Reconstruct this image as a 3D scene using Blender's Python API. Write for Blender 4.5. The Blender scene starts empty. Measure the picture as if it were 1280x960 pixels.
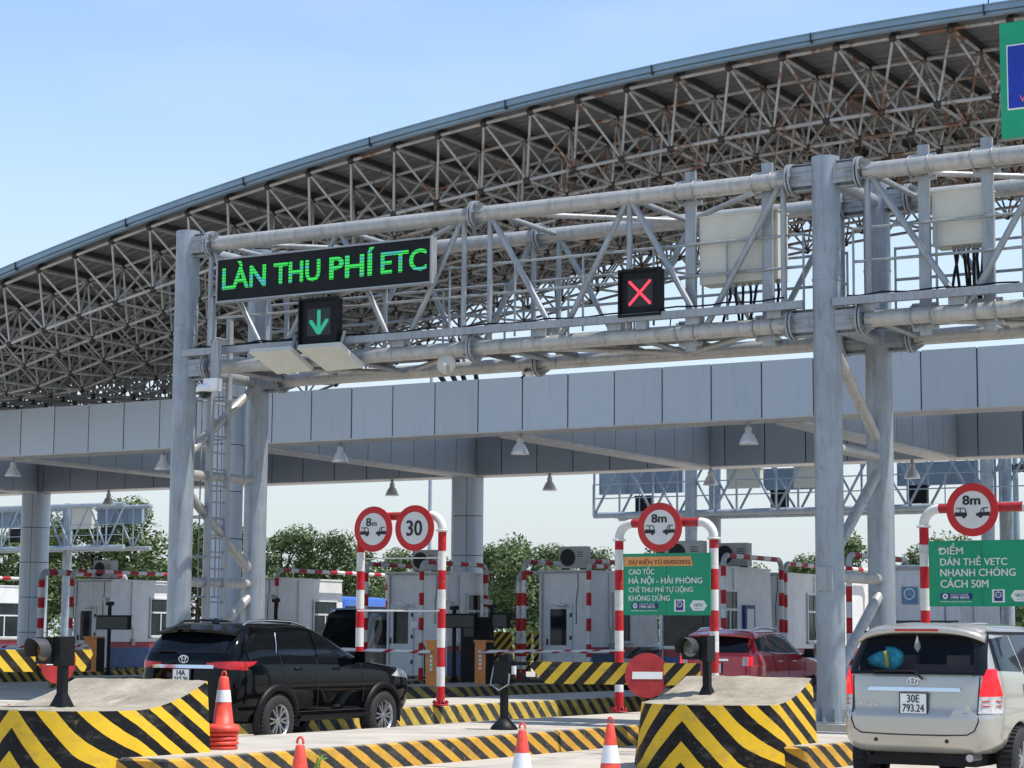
import bpy, math, random
from math import radians, sin, cos, pi, sqrt, atan2, hypot, floor
from mathutils import Vector, Matrix

SC = bpy.context.scene
COL = SC.collection
random.seed(7)

# ------------------------------------------------------------------ camera
YAW, PITCH, ROLL = radians(30.44), radians(6.862), radians(0.397)
EYE = Vector((0, 0, 1.65))
_r = Vector((cos(YAW), sin(YAW), 0)); _f = Vector((-sin(YAW), cos(YAW), 0)); _u = Vector((0, 0, 1))
_F = cos(PITCH) * _f + sin(PITCH) * _u
_U = -sin(PITCH) * _f + cos(PITCH) * _u
_R = cos(ROLL) * _r + sin(ROLL) * _U
_U = -sin(ROLL) * _r + cos(ROLL) * _U
cd = bpy.data.cameras.new('camera'); cam = bpy.data.objects.new('camera', cd); COL.objects.link(cam)
cd.sensor_width = 36; cd.lens = 36 * 2608 / 1280; cd.clip_end = 3000; cd.clip_start = 0.2
M = Matrix((_R, _U, -_F)).transposed().to_4x4(); M.translation = EYE
cam.matrix_world = M
SC.camera = cam

# ------------------------------------------------------------------ light
SUN_EL, SUN_AZ = radians(64), radians(76)      # azimuth clockwise from +Y
w = bpy.data.worlds.new("World"); SC.world = w; w.use_nodes = True
nt = w.node_tree; nt.nodes.clear()
sky = nt.nodes.new('ShaderNodeTexSky'); sky.sky_type = 'NISHITA'; sky.sun_disc = False
sky.sun_elevation = SUN_EL; sky.sun_rotation = SUN_AZ
sky.air_density = 1.0; sky.dust_density = 0.2; sky.ozone_density = 0.6
bg = nt.nodes.new('ShaderNodeBackground'); bg.inputs['Strength'].default_value = 0.127
out = nt.nodes.new('ShaderNodeOutputWorld')
tc = nt.nodes.new('ShaderNodeTexCoord')
mp = nt.nodes.new('ShaderNodeMapping'); mp.inputs['Scale'].default_value = (1.6, 1.6, 6.0)
nz = nt.nodes.new('ShaderNodeTexNoise'); nz.inputs['Scale'].default_value = 2.2; nz.inputs['Detail'].default_value = 6
nz.inputs['Roughness'].default_value = 0.55
rp = nt.nodes.new('ShaderNodeValToRGB'); rp.color_ramp.elements[0].position = 0.52; rp.color_ramp.elements[1].position = 0.85
rp.color_ramp.elements[0].color = (0, 0, 0, 1); rp.color_ramp.elements[1].color = (0.45, 0.45, 0.45, 1)
mx = nt.nodes.new('ShaderNodeMix'); mx.data_type = 'RGBA'
mx.inputs[7].default_value = (3.3, 3.75, 4.05, 1)
L = nt.links.new
L(tc.outputs['Generated'], mp.inputs[0]); L(mp.outputs[0], nz.inputs['Vector']); L(nz.outputs[0], rp.inputs[0])
sz = nt.nodes.new('ShaderNodeSeparateXYZ'); L(tc.outputs['Generated'], sz.inputs[0])
rh = nt.nodes.new('ShaderNodeValToRGB'); rh.color_ramp.interpolation = 'EASE'
rh.color_ramp.elements[0].position = 0.0; rh.color_ramp.elements[1].position = 0.30
rh.color_ramp.elements[0].color = (1, 1, 1, 1); rh.color_ramp.elements[1].color = (0, 0, 0, 1)
L(sz.outputs[2], rh.inputs[0])
hx = nt.nodes.new('ShaderNodeMix'); hx.data_type = 'RGBA'; hx.inputs[7].default_value = (3.15, 3.45, 3.62, 1)
L(rh.outputs[0], hx.inputs[0]); L(sky.outputs[0], hx.inputs[6])
L(rp.outputs[0], mx.inputs[0]); L(hx.outputs[2], mx.inputs[6]); L(mx.outputs[2], bg.inputs[0]); L(bg.outputs[0], out.inputs[0])
ld = bpy.data.lights.new('sun', 'SUN'); ld.energy = 3.3; ld.angle = radians(0.55); ld.color = (1.0, 0.94, 0.855)
sun = bpy.data.objects.new('sun', ld); COL.objects.link(sun)
sd = Vector((sin(SUN_AZ) * cos(SUN_EL), cos(SUN_AZ) * cos(SUN_EL), sin(SUN_EL)))
sun.rotation_euler = sd.to_track_quat('Z', 'Y').to_euler(); sun.location = sd * 100
vs = SC.view_settings; vs.view_transform = 'Standard'; vs.look = 'None'; vs.exposure = 0.8; vs.gamma = 1.0; vs.use_curve_mapping = False
SC.render.resolution_x = 1024; SC.render.resolution_y = 768

# ------------------------------------------------------------------ helpers
def on(axis, val, x, y):
    """where the line of sight through photo pixel (x, y) meets the plane axis = val"""
    d = _R * ((x - 640) / 2608) - _U * ((y - 480) / 2608) + _F
    return EYE + d * ((val - EYE[axis]) / d[axis])

class N:                      # tiny node-graph builder
    def __init__(s, name):
        s.m = bpy.data.materials.new(name); s.m.use_nodes = True
        s.t = s.m.node_tree; s.b = s.t.nodes['Principled BSDF']
    def n(s, kind, **kw):
        x = s.t.nodes.new('ShaderNode' + kind)
        for k, v in kw.items():
            if k.startswith('_'): setattr(x, k[1:], v)
            else: x.inputs[int(k[1:]) if k[0] == 'i' and k[1:].isdigit() else k].default_value = v
        return x
    def l(s, a, b): s.t.links.new(a, b)
    def math(s, op, a, b=None):
        x = s.t.nodes.new('ShaderNodeMath'); x.operation = op
        for i, v in enumerate((a, b)):
            if v is None: continue
            if hasattr(v, 'links'): s.l(v, x.inputs[i])
            else: x.inputs[i].default_value = v
        return x.outputs[0]
    def mix(s, f, a, b):
        x = s.t.nodes.new('ShaderNodeMix'); x.data_type = 'RGBA'
        for i, v in ((0, f), (6, a), (7, b)):
            if hasattr(v, 'links'): s.l(v, x.inputs[i])
            else: x.inputs[i].default_value = v if i == 0 else (*v, 1) if len(v) == 3 else v
        return x.outputs[2]
    def noise(s, scale, detail=4, rough=0.6, vec=None, stretch=None):
        x = s.n('TexNoise', Scale=scale, Detail=detail, Roughness=rough)
        if vec is None: vec = s.n('NewGeometry').outputs['Position']
        if stretch:
            mp = s.n('Mapping', Scale=stretch); s.l(vec, mp.inputs[0]); vec = mp.outputs[0]
        s.l(vec, x.inputs['Vector']); return x.outputs[0]
    def ramp(s, v, p0, p1, c0=(0, 0, 0, 1), c1=(1, 1, 1, 1)):
        x = s.n('ValToRGB'); e = x.color_ramp.elements
        e[0].position, e[1].position = p0, p1; e[0].color, e[1].color = c0, c1
        s.l(v, x.inputs[0]); return x.outputs[0]
    def bump(s, h, strength=0.3, dist=0.02):
        x = s.n('Bump', Strength=strength, Distance=dist); s.l(h, x.inputs['Height']); s.l(x.outputs[0], s.b.inputs['Normal'])
    def col(s, c):
        if hasattr(c, 'links'): s.l(c, s.b.inputs['Base Color'])
        else: s.b.inputs['Base Color'].default_value = (*c, 1)

def mat(name, c, rough=0.5, metal=0.0, var=0.12, scale=3.0, coat=0.0, dirt=None, emit=None, bump=0.0, streak=0.0, spec=None):
    g = N(name); b = g.b
    b.inputs['Roughness'].default_value = rough; b.inputs['Metallic'].default_value = metal
    b.inputs['Coat Weight'].default_value = coat; b.inputs['Coat Roughness'].default_value = 0.04
    if spec is not None: b.inputs['Specular IOR Level'].default_value = spec
    f = g.noise(scale, 6, 0.65)
    d = tuple(max(0, x * (1 - var * 2)) for x in c); l = tuple(min(1, x * (1 + var)) for x in c)
    cc = g.mix(g.ramp(f, 0.3, 0.7), d, l)
    if streak:
        f2 = g.noise(2.5, 5, 0.6, stretch=(3, 3, 0.35))
        cc = g.mix(g.math('MULTIPLY', g.ramp(f2, 0.55, 0.75), streak), cc, tuple(x * 0.35 for x in c))
    if dirt:
        f3 = g.noise(scale * 4, 5, 0.7)
        cc = g.mix(g.ramp(f3, 0.58, 0.72), cc, dirt)
    g.col(cc)
    if bump: g.bump(g.noise(scale * 8, 5, 0.7), bump, 0.01)
    if emit:
        b.inputs['Emission Color'].default_value = (*emit[0], 1); b.inputs['Emission Strength'].default_value = emit[1]
    return g.m

def stripe_mat(name, c0, c1, expr, duty=0.5, rough=0.5, wear=None, wc=(0.2, 0.19, 0.17), rag=0.0, var=0.12):
    """two paints in bands; expr(u, v, g) gives the phase from the UV coordinates (metres)"""
    g = N(name); g.b.inputs['Roughness'].default_value = rough
    g.b.inputs['Specular IOR Level'].default_value = .16
    uv = g.n('UVMap'); sp = g.n('SeparateXYZ'); g.l(uv.outputs[0], sp.inputs[0])
    ph = expr(sp.outputs[0], sp.outputs[1], g)
    if rag: ph = g.math('ADD', ph, g.math('MULTIPLY', g.math('SUBTRACT', g.noise(6.0, 3), 0.5), rag))
    fr = g.math('FRACT', ph)
    s = g.math('GREATER_THAN', fr, duty)
    n1 = g.noise(2.5, 6, 0.7)
    def shade(c, k): return g.mix(g.ramp(n1, 0.3, 0.7), tuple(x * (1 - k) for x in c), tuple(min(1, x * (1 + k * .6)) for x in c))
    cc = g.mix(s, shade(c0, var), shade(c1, var))
    sc_ = g.noise(3.5, 6, .75, stretch=(1, 1, 2.5)); cc = g.mix(g.math('MULTIPLY', g.ramp(sc_, .52, .70), .38), cc, (.16, .145, .12))
    if wear:
        n2 = g.noise(9.0, 7, 0.75)
        cc = g.mix(g.math('MULTIPLY', g.ramp(n2, 0.60 - wear * .1, 0.72), 0.55 + wear), cc, wc)
    g.col(cc); g.bump(g.noise(40, 4), 0.15, 0.004)
    return g.m

class MB:
    """collects shapes, builds them as one mesh object"""
    def __init__(s): s.v = []; s.f = []; s.uv = []; s.mi = []; s.sm = []
    def add(s, vs, fs, uvs=None, mi=0, sm=False):
        k = len(s.v); s.v += [tuple(p) for p in vs]
        for i, f in enumerate(fs):
            s.f.append(tuple(k + j for j in f)); s.mi.append(mi); s.sm.append(sm)
            s.uv.append(uvs[i] if uvs else [(0, 0)] * len(f))
        return s
    def box(s, c, d, ax=None, mi=0, uv=False, taper=None):
        """c centre, d full sizes, ax optional 3 axes"""
        ax = ax or (Vector((1, 0, 0)), Vector((0, 1, 0)), Vector((0, 0, 1)))
        c = Vector(c); h = [q / 2 for q in d]; vs = []
        for k in (-1, 1):
            t = taper if (taper and k == 1) else (1, 1)
            for a, b in ((-1, -1), (1, -1), (1, 1), (-1, 1)):
                vs.append(c + ax[0] * (a * h[0] * t[0]) + ax[1] * (b * h[1] * t[1]) + ax[2] * (k * h[2]))
        fs = [(3, 2, 1, 0), (4, 5, 6, 7), (0, 1, 5, 4), (1, 2, 6, 5), (2, 3, 7, 6), (3, 0, 4, 7)]
        W, D, H = d
        uvs = [[(0, 0)] * 4] * 2 + [[(-W/2, -H/2), (W/2, -H/2), (W/2, H/2), (-W/2, H/2)], [(-D/2, -H/2), (D/2, -H/2), (D/2, H/2), (-D/2, H/2)]] * 2
        return s.add(vs, fs, uvs if uv else None, mi)
    def bb(s, x0, x1, y0, y1, z0, z1, mi=0, uv=False):
        return s.box(((x0 + x1) / 2, (y0 + y1) / 2, (z0 + z1) / 2), (abs(x1 - x0), abs(y1 - y0), abs(z1 - z0)), mi=mi, uv=uv)
    def bar(s, p, q, w=0.05, h=0.05, mi=0, up=(0, 0, 1)):
        p, q = Vector(p), Vector(q); d = (q - p); Ln = d.length; d.normalize()
        a = d.cross(Vector(up));
        if a.length < 1e-4: a = d.cross(Vector((1, 0, 0)))
        a.normalize(); b = a.cross(d).normalized()
        return s.box((p + q) / 2, (w, Ln, h), (a, d, b), mi, uv=True)
    def tube(s, p, q, r, n=12, r2=None, mi=0, caps=True, v0=0.0):
        p, q = Vector(p), Vector(q); r2 = r if r2 is None else r2
        return s.path([p, q], [r, r2], n, mi, caps, v0)
    def path(s, pts, r, n=10, mi=0, caps=True, v0=0.0):
        pts = [Vector(p) for p in pts]; m = len(pts)
        rs = r if isinstance(r, (list, tuple)) else [r] * m
        d0 = (pts[1] - pts[0]).normalized()
        a = d0.cross(Vector((0, 0, 1)))
        if a.length < 1e-3: a = d0.cross(Vector((1, 0, 0)))
        a.normalize(); vs = []; vv = [v0]
        for i, p in enumerate(pts):
            if i == 0: t = d0
            elif i == m - 1: t = (pts[i] - pts[i-1]).normalized()
            else: t = ((pts[i+1] - pts[i]).normalized() + (pts[i] - pts[i-1]).normalized()).normalized()
            if i: vv.append(vv[-1] + (pts[i] - pts[i-1]).length)
            a = (a - t * a.dot(t)).normalized(); b = t.cross(a)
            for k in range(n):
                th = 2 * pi * k / n; vs.append(p + (a * cos(th) + b * sin(th)) * rs[i])
        fs, uv = [], []
        for i in range(m - 1):
            for k in range(n):
                fs.append((i*n+k, i*n+(k+1) % n, (i+1)*n+(k+1) % n, (i+1)*n+k))
                u0, u1 = k/n, (k+1)/n
                uv.append([(u0, vv[i]), (u1, vv[i]), (u1, vv[i+1]), (u0, vv[i+1])])
        s.add(vs, fs, uv, mi, True)
        if caps:
            s.add(vs[:n], [tuple(range(n-1, -1, -1))], [[(0, vv[0])]*n], mi); s.add(vs[-n:], [tuple(range(n))], [[(0, vv[-1])]*n], mi)
        return s
    def lathe(s, prof, n=24, c=(0, 0, 0), ax=None, mi=0, sm=True):
        """prof = [(radius, height)...] turned about ax[2]"""
        ax = ax or (Vector((1, 0, 0)), Vector((0, 1, 0)), Vector((0, 0, 1))); c = Vector(c); vs = []
        for r, h in prof:
            for k in range(n):
                th = 2*pi*k/n; vs.append(c + ax[0]*(r*cos(th)) + ax[1]*(r*sin(th)) + ax[2]*h)
        fs, uv = [], []
        for i in range(len(prof) - 1):
            for k in range(n):
                fs.append((i*n+k, i*n+(k+1) % n, (i+1)*n+(k+1) % n, (i+1)*n+k)); 
                uv.append([(k/n, prof[i][1]), ((k+1)/n, prof[i][1]), ((k+1)/n, prof[i+1][1]), (k/n, prof[i+1][1])])
        return s.add(vs, fs, uv, mi, sm)
    def prism(s, poly, c, ax, t, mi=0, uv=True, sm=False):
        """polygon [(a, b)] in the plane ax[0], ax[1] at c, given thickness t along ax[2]"""
        c = Vector(c); n = len(poly)
        vs = [c + ax[0]*a + ax[1]*b for a, b in poly] + [c + ax[0]*a + ax[1]*b + ax[2]*t for a, b in poly]
        fs = [tuple(range(n-1, -1, -1)), tuple(range(n, 2*n))] + [(i, (i+1) % n, n+(i+1) % n, n+i) for i in range(n)]
        uvs = [[poly[i] for i in range(n-1, -1, -1)], list(poly)] + [[poly[i], poly[(i+1) % n], poly[(i+1) % n], poly[i]] for i in range(n)]
        return s.add(vs, fs, uvs if uv else None, mi, sm)
    def data(s, name):
        me = bpy.data.meshes.new(name); me.from_pydata(s.v, [], s.f)
        me.polygons.foreach_set('material_index', s.mi); me.polygons.foreach_set('use_smooth', s.sm)
        l = me.uv_layers.new(name='UVMap'); flat = []
        for u in s.uv:
            for p in u: flat += [p[0], p[1]]
        l.data.foreach_set('uv', flat); me.update(); return me
    def build(s, name, m, parent=None):
        me = s.data(name)
        for x in (m if isinstance(m, (list, tuple)) else [m]): me.materials.append(x)
        return link(name, me, parent)

def link(name, me, parent=None, mw=None):
    o = bpy.data.objects.new(name, me); COL.objects.link(o)
    if mw is not None: o.matrix_basis = mw
    if parent is not None: adopt(o, parent)
    return o
WM = {}
def wm(o): return WM.get(o.name, Matrix())
def adopt(o, p):
    o.parent = p; o.matrix_parent_inverse = wm(p).inverted()
    WM.setdefault(o.name, Matrix())
def thing(name, label, cat, loc=(0, 0, 0), rz=0.0, group=None):
    o = bpy.data.objects.new(name, None); COL.objects.link(o); o.empty_display_size = 0.2
    o.location = loc; o.rotation_euler = (0, 0, rz)
    WM[o.name] = Matrix.Translation(loc) @ Matrix.Rotation(rz, 4, 'Z')
    return tag(o, label, cat, group)
def tag(o, label, cat, group=None):
    o['label'] = label; o['category'] = cat
    if group: o['group'] = group
    return o
def struct(o): o['kind'] = 'structure'; return o
def stuff(o): o['kind'] = 'stuff'; return o
def dup(root, loc, label, rz=None, scale=None):
    kids = {}
    for o in list(COL.objects):
        if o.parent: kids.setdefault(o.parent.name, []).append(o)
    def cp(o, par):
        c = o.copy(); COL.objects.link(c)
        if par is not None: c.parent = par; c.matrix_parent_inverse = o.matrix_parent_inverse.copy()
        for ch in kids.get(o.name, []): cp(ch, c)
        return c
    r = cp(root, None); r.location = loc
    if rz is not None: r.rotation_euler = (0, 0, rz)
    if scale: r.scale = scale
    r['label'] = label
    return r
X3, Y3, Z3 = Vector((1, 0, 0)), Vector((0, 1, 0)), Vector((0, 0, 1))
FRONT = (X3, Z3, Vector((0, -1, 0)))        # drawing plane that faces the camera's side of the road (-Y)

def text_data(txt, bold=0.0, ext=0.0, res=3):
    cu = bpy.data.curves.new('t', 'FONT'); cu.body = txt; cu.size = 1; cu.offset = 0; cu.extrude = ext; cu.resolution_u = res
    cu.fill_mode = 'FRONT' if not ext else 'BOTH'
    o = bpy.data.objects.new('t', cu); COL.objects.link(o)
    bpy.context.view_layer.update()
    dg = bpy.context.evaluated_depsgraph_get()
    me = bpy.data.meshes.new_from_object(o.evaluated_get(dg)); bpy.data.objects.remove(o); bpy.data.curves.remove(cu)
    return me
def lettering(txt, x, z, m, parent, plane=None, w=None, h=None, bold=0.02, ext=0.004, name='lettering', cx=False):
    """text whose lower left corner (of its ink) sits at x, z on the plane (origin, ax)"""
    me = text_data(txt, bold, ext)
    co = [v.co for v in me.vertices]
    x0, x1 = min(c.x for c in co), max(c.x for c in co); y0, y1 = min(c.y for c in co), max(c.y for c in co)
    sx = (w / (x1 - x0)) if w else None; sy = (h / (y1 - y0)) if h else None
    sx = sx or sy; sy = sy or sx
    o_, ax = plane
    dx = -(x1 + x0) / 2 if cx else -x0
    for v in me.vertices:
        c = v.co; a = (c.x + dx) * sx + x; b = (c.y - y0) * sy + z
        v.co = Vector(o_) + ax[0] * a + ax[1] * b + ax[2] * c.z
    if bold:
        vs0 = [v.co.copy() for v in me.vertices]; fs0 = [tuple(p.vertices) for p in me.polygons]; n0 = len(vs0); vs, fs = [], []
        e = bold * max(sx, sy) * .62
        for k, (a, b) in enumerate(((0, 0), (e, 0), (-e, 0), (0, e*.6), (0, -e*.6), (e*.7, e*.4), (-e*.7, -e*.4), (e*.7, -e*.4), (-e*.7, e*.4))):
            vs += [p + ax[0]*a + ax[1]*b + ax[2]*(.0004*k) for p in vs0]; fs += [tuple(i + k*n0 for i in f) for f in fs0]
        bpy.data.meshes.remove(me); me = bpy.data.meshes.new(name); me.from_pydata(vs, [], fs)
    me.materials.append(m); me.name = name
    return link(name, me, parent)

def ring_pts(r, n=32, ry=None): return [(r*cos(2*pi*k/n), (ry or r)*sin(2*pi*k/n)) for k in range(n)]

# ------------------------------------------------------------------ materials
YEL = (0.72, 0.46, 0.03); BLK = (0.009, 0.009, 0.010)
m_conc = mat('concrete', (0.46, 0.425, 0.365), 0.85, var=0.14, scale=1.2, dirt=(0.36, 0.34, 0.31), bump=0.25)
g = N('road_concrete'); g.b.inputs['Roughness'].default_value = 0.88
c = g.mix(g.ramp(g.noise(0.5, 7, .7), .35, .7), (0.41, 0.375, 0.325), (0.53, 0.49, 0.43))
c = g.mix(g.math('MULTIPLY', g.ramp(g.noise(1.6, 6, .7, stretch=(3.0, .25, 1)), .55, .75), .4), c, (0.27, 0.26, 0.24))
c = g.mix(g.math('MULTIPLY', g.ramp(g.noise(25, 4, .7), .6, .8), .3), c, (0.25, 0.24, 0.22))
pos = g.n('NewGeometry').outputs['Position']; sx = g.n('SeparateXYZ'); g.l(pos, sx.inputs[0])
tk = g.math('FRACT', g.math('MULTIPLY', g.math('ADD', sx.outputs[0], g.math('MULTIPLY', g.noise(.25, 2), .6)), .56))
tk = g.math('MULTIPLY', g.ramp(g.math('ABSOLUTE', g.math('SUBTRACT', tk, .5)), .10, .26, (1, 1, 1, 1), (0, 0, 0, 1)), g.ramp(g.noise(.9, 6, .7, stretch=(2, .3, 1)), .38, .62))
c = g.mix(g.math('MULTIPLY', tk, .42), c, (0.17, 0.165, 0.155))
vo = g.n('TexVoronoi', _feature='DISTANCE_TO_EDGE', Scale=.33)
nv = g.n('TexNoise', Scale=1.5, Detail=5); g.l(pos, nv.inputs[0]); ad = g.n('VectorMath', _operation='ADD'); g.l(pos, ad.inputs[0]); g.l(nv.outputs[1], ad.inputs[1]); g.l(ad.outputs[0], vo.inputs['Vector'])
c = g.mix(g.math('MULTIPLY', g.ramp(vo.outputs[0], .004, .014, (1, 1, 1, 1), (0, 0, 0, 1)), .6), c, (0.13, 0.125, 0.115))
c = g.mix(g.math('MULTIPLY', g.ramp(g.noise(1.1, 3, .5), .66, .74), .6), c, (0.14, 0.135, 0.13))
g.col(c); g.bump(g.noise(60, 5), .2, .01); m_road = g.m
g = N('ramp_concrete'); g.b.inputs['Roughness'].default_value = 0.9
c = g.mix(g.ramp(g.noise(1.8, 7, .7), .3, .7), (0.21, 0.18, 0.135), (0.46, 0.415, 0.33))
c = g.mix(g.math('MULTIPLY', g.ramp(g.noise(5.0, 7, .8), .56, .66), .7), c, (0.24, 0.22, 0.19))
c = g.mix(g.math('MULTIPLY', g.ramp(g.noise(2.2, 6, .75, stretch=(1.5, .6, 1)), .6, .68), .6), c, (0.62, 0.60, 0.56))
g.col(c); g.bump(g.noise(14, 7, .75), .7, .03); m_ramp = g.m
def galv(name, c):
    g = N(name); g.b.inputs['Roughness'].default_value = .42; g.b.inputs['Metallic'].default_value = .25
    v = g.mix(g.ramp(g.noise(2.2, 5, .6), .35, .65), tuple(x*.86 for x in c), tuple(x*1.06 for x in c))
    sp_ = g.n('TexVoronoi', Scale=70); g.l(g.n('NewGeometry').outputs['Position'], sp_.inputs['Vector'])
    v = g.mix(g.math('MULTIPLY', g.ramp(sp_.outputs[0], .2, .6), .16), v, tuple(x*.7 for x in c))
    v = g.mix(g.math('MULTIPLY', g.ramp(g.noise(4, 6, .75, stretch=(2.5, 2.5, .3)), .50, .66), .5), v, (.15, .135, .11))
    v = g.mix(g.math('MULTIPLY', g.ramp(g.noise(7, 6, .8), .60, .66), .6), v, (.22, .13, .07))
    g.col(v); g.bump(g.noise(25, 4), .12, .004); return g.m
m_galv = galv('galvanised_steel', (0.33, 0.36, 0.38))
m_galv2 = galv('galvanised_tube', (0.43, 0.43, 0.41))
m_col = galv('column_paint', (0.30, 0.345, 0.385))
g = N('rusty_tube'); g.b.inputs['Roughness'].default_value = .6
c = g.mix(g.ramp(g.noise(2, 4), .3, .7), (0.30, 0.30, 0.29), (0.47, 0.47, 0.455))
pos = g.n('NewGeometry').outputs['Position']; sx = g.n('SeparateXYZ'); g.l(pos, sx.inputs[0])
k = g.math('MULTIPLY', g.math('ADD', sx.outputs[0], 52), 0.0032)
k = g.math('ADD', g.noise(1.1, 6, .72), k)
c = g.mix(g.ramp(k, .635, .70), c, (0.20, 0.10, 0.06)); g.col(c); m_rust = g.m
m_node = mat('node_ball', (0.045, 0.04, 0.04), .6, .3, dirt=(0.25, 0.12, 0.06))
g = N('roof_sheet'); g.b.inputs['Roughness'].default_value = .55; g.b.inputs['Metallic'].default_value = .1
g.col(g.mix(g.ramp(g.noise(1.5, 5), .3, .7), (0.12, 0.12, 0.125), (0.19, 0.188, 0.19))); m_sheet = g.m
m_purlin = mat('purlin_steel', (0.05, 0.05, 0.053), .6, .2)
m_trim = mat('blue_trim', (0.22, 0.32, 0.41), .4, .1, var=.08, scale=1)
def panel_mat(name, c):
    g = N(name); g.b.inputs['Roughness'].default_value = .36; g.b.inputs['Metallic'].default_value = .15
    oi = g.n('ObjectInfo'); v = g.mix(oi.outputs['Random'], tuple(x*.93 for x in c), tuple(x*1.05 for x in c))
    st = g.noise(3.2, 6, .7, stretch=(2.2, 2.2, .12)); v = g.mix(g.math('MULTIPLY', g.ramp(st, .56, .74), .42), v, tuple(x*.5 for x in c))
    sp = g.noise(1.2, 4, .6, stretch=(1, 1, .5)); v = g.mix(g.math('MULTIPLY', g.ramp(sp, .4, .8), .18), v, (.55, .55, .52))
    wn = g.noise(9, 3, .6, stretch=(1, 1, .03)); k = g.math('MULTIPLY', g.math('GREATER_THAN', wn, .73), g.math('GREATER_THAN', g.noise(2.0, 5, .8), .52))
    v = g.mix(g.math('MULTIPLY', k, .6), v, (.16, .11, .08))
    g.col(v); g.bump(g.noise(.8, 2), .12, .05); return g.m
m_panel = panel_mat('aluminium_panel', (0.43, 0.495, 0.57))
m_panel_d = panel_mat('aluminium_panel_painted_shade', (0.33, 0.37, 0.42))  # same aluminium panels, with the shade under the canopy put into the colour
m_soffit = mat('soffit_painted_bounce', (0.62, 0.60, 0.57), .5)  # made pale to stand in for light bounced up from the ground
m_dark = mat('dark_joint', (0.025, 0.027, 0.03), .7)
m_black = mat('black_paint', (0.008, 0.009, 0.011), .5, var=.2, spec=.22)
m_rubber = mat('rubber', (0.02, 0.02, 0.021), .8)
m_grate = mat('steel_grating', (0.17, 0.175, 0.18), .6, .3)
m_cab = mat('cream_enclosure', (0.56, 0.55, 0.47), .5, var=.06, scale=2)
m_white = mat('white_paint', (0.74, 0.745, 0.74), .45, var=.06, scale=3)
m_wall = mat('booth_wall', (0.72, 0.73, 0.73), .55, var=.07, scale=1.5, streak=.22)
m_blue = mat('booth_blue', (0.03, 0.09, 0.24), .5)
m_redb = mat('booth_red', (0.30, 0.035, 0.045), .5)
m_frame = mat('white_window_frame', (0.62, 0.66, 0.68), .4, var=.05)
m_glass = mat('dark_glass', (0.02, 0.03, 0.034), .08, var=.3, scale=2, spec=.35)
m_orange = mat('orange_paint', (0.72, 0.24, 0.05), .45, var=.12, streak=.15)
m_cone = mat('cone_orange_red', (0.80, 0.075, 0.045), .5, var=.15, scale=12)
m_conew = mat('cone_reflective_band', (0.78, 0.80, 0.82), .35, var=.05, scale=20)
m_sred = mat('sign_red', (0.62, 0.018, 0.022), .4, var=.1, scale=4)
m_swhite = mat('sign_white', (0.76, 0.78, 0.78), .4, var=.03)
m_sgreen = mat('sign_green', (0.0, 0.33, 0.165), .42, var=.06, scale=3)
m_print = mat('white_print', (0.78, 0.82, 0.80), .5, var=.03)
m_blackp = mat('black_print', (0.02, 0.02, 0.022), .5)
m_navy = mat('navy_print', (0.025, 0.03, 0.20), .5)
m_sorange = mat('sign_orange', (0.80, 0.36, 0.11), .45, var=.06)
m_brown = mat('brown_print', (0.20, 0.045, 0.02), .5)
m_logo = mat('faded_blue_plate', (0.14, 0.27, 0.42), .5, var=.15, scale=8)
m_ac = mat('air_conditioner_grey', (0.42, 0.42, 0.41), .55, dirt=(0.2, 0.19, 0.17))
m_pink = mat('pink_print', (.75, .15, .2), .5)
m_hood = mat('lamp_hood_metal', (0.78, 0.80, 0.82), .3, .35)
m_galvd = mat('far_gantry_steel', (0.30, 0.36, 0.41), .5, .2)
m_rearpanel = mat('far_sign_back', (0.24, 0.31, 0.38), .5, .1, var=.05)

hz = lambda per, slope, off=0.0: (lambda u, v, g: g.math('ADD', g.math('MULTIPLY', g.math('ADD', u, g.math('MULTIPLY', v, slope)), 1/per), off))
m_haz = stripe_mat('hazard_paint', YEL, BLK, lambda u, v, g: g.math('ADD', g.math('MULTIPLY', g.math('ABSOLUTE', u), 2.07), g.math('ADD', v, 0.36)), .5, .5, wear=.02, rag=.07, wc=(.3, .22, .08), var=.13)
m_kerb1 = stripe_mat('kerb_paint', (0.56, 0.31, 0.045), (0.035, 0.036, 0.036), hz(.47, 1.7), .5, .75, wear=.25, wc=(.25, .19, .12), rag=.12, var=.25)
m_kerb2 = stripe_mat('kerb_paint_faded', (0.48, 0.34, 0.06), (0.04, 0.042, 0.04), hz(.45, .9), .5, .8, wear=.4, wc=(.28, .26, .2), rag=.12, var=.25)
m_kerb3 = stripe_mat('kerb_paint_old', (0.36, 0.27, 0.08), (0.05, 0.05, 0.048), hz(.5, 1.2), .5, .8, wear=.5, wc=(.2, .18, .14), rag=.2, var=.3)
m_board = stripe_mat('chevron_board', (0.74, 0.50, 0.05), (0.03, 0.025, 0.02), hz(.30, -.95), .5, .45, rag=.0)
m_rw = stripe_mat('red_white_pipe', (0.52, 0.02, 0.03), (0.72, 0.72, 0.70), lambda u, v, g: g.math('MULTIPLY', v, 1/.72), .5, .45, wear=.02, wc=(.4, .35, .3), rag=.01)
m_rw2 = stripe_mat('red_white_rail', (0.40, 0.02, 0.03), (0.66, 0.66, 0.64), lambda u, v, g: g.math('MULTIPLY', v, 1/.9), .5, .5, wear=.1, wc=(.3, .27, .25), rag=.03)
m_boom = stripe_mat('boom_arm', (0.78, 0.78, 0.77), (0.50, 0.04, 0.05), lambda u, v, g: g.math('ADD', g.math('MULTIPLY', v, 1/.85), g.math('MULTIPLY', u, .7)), .74, .45)
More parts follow.
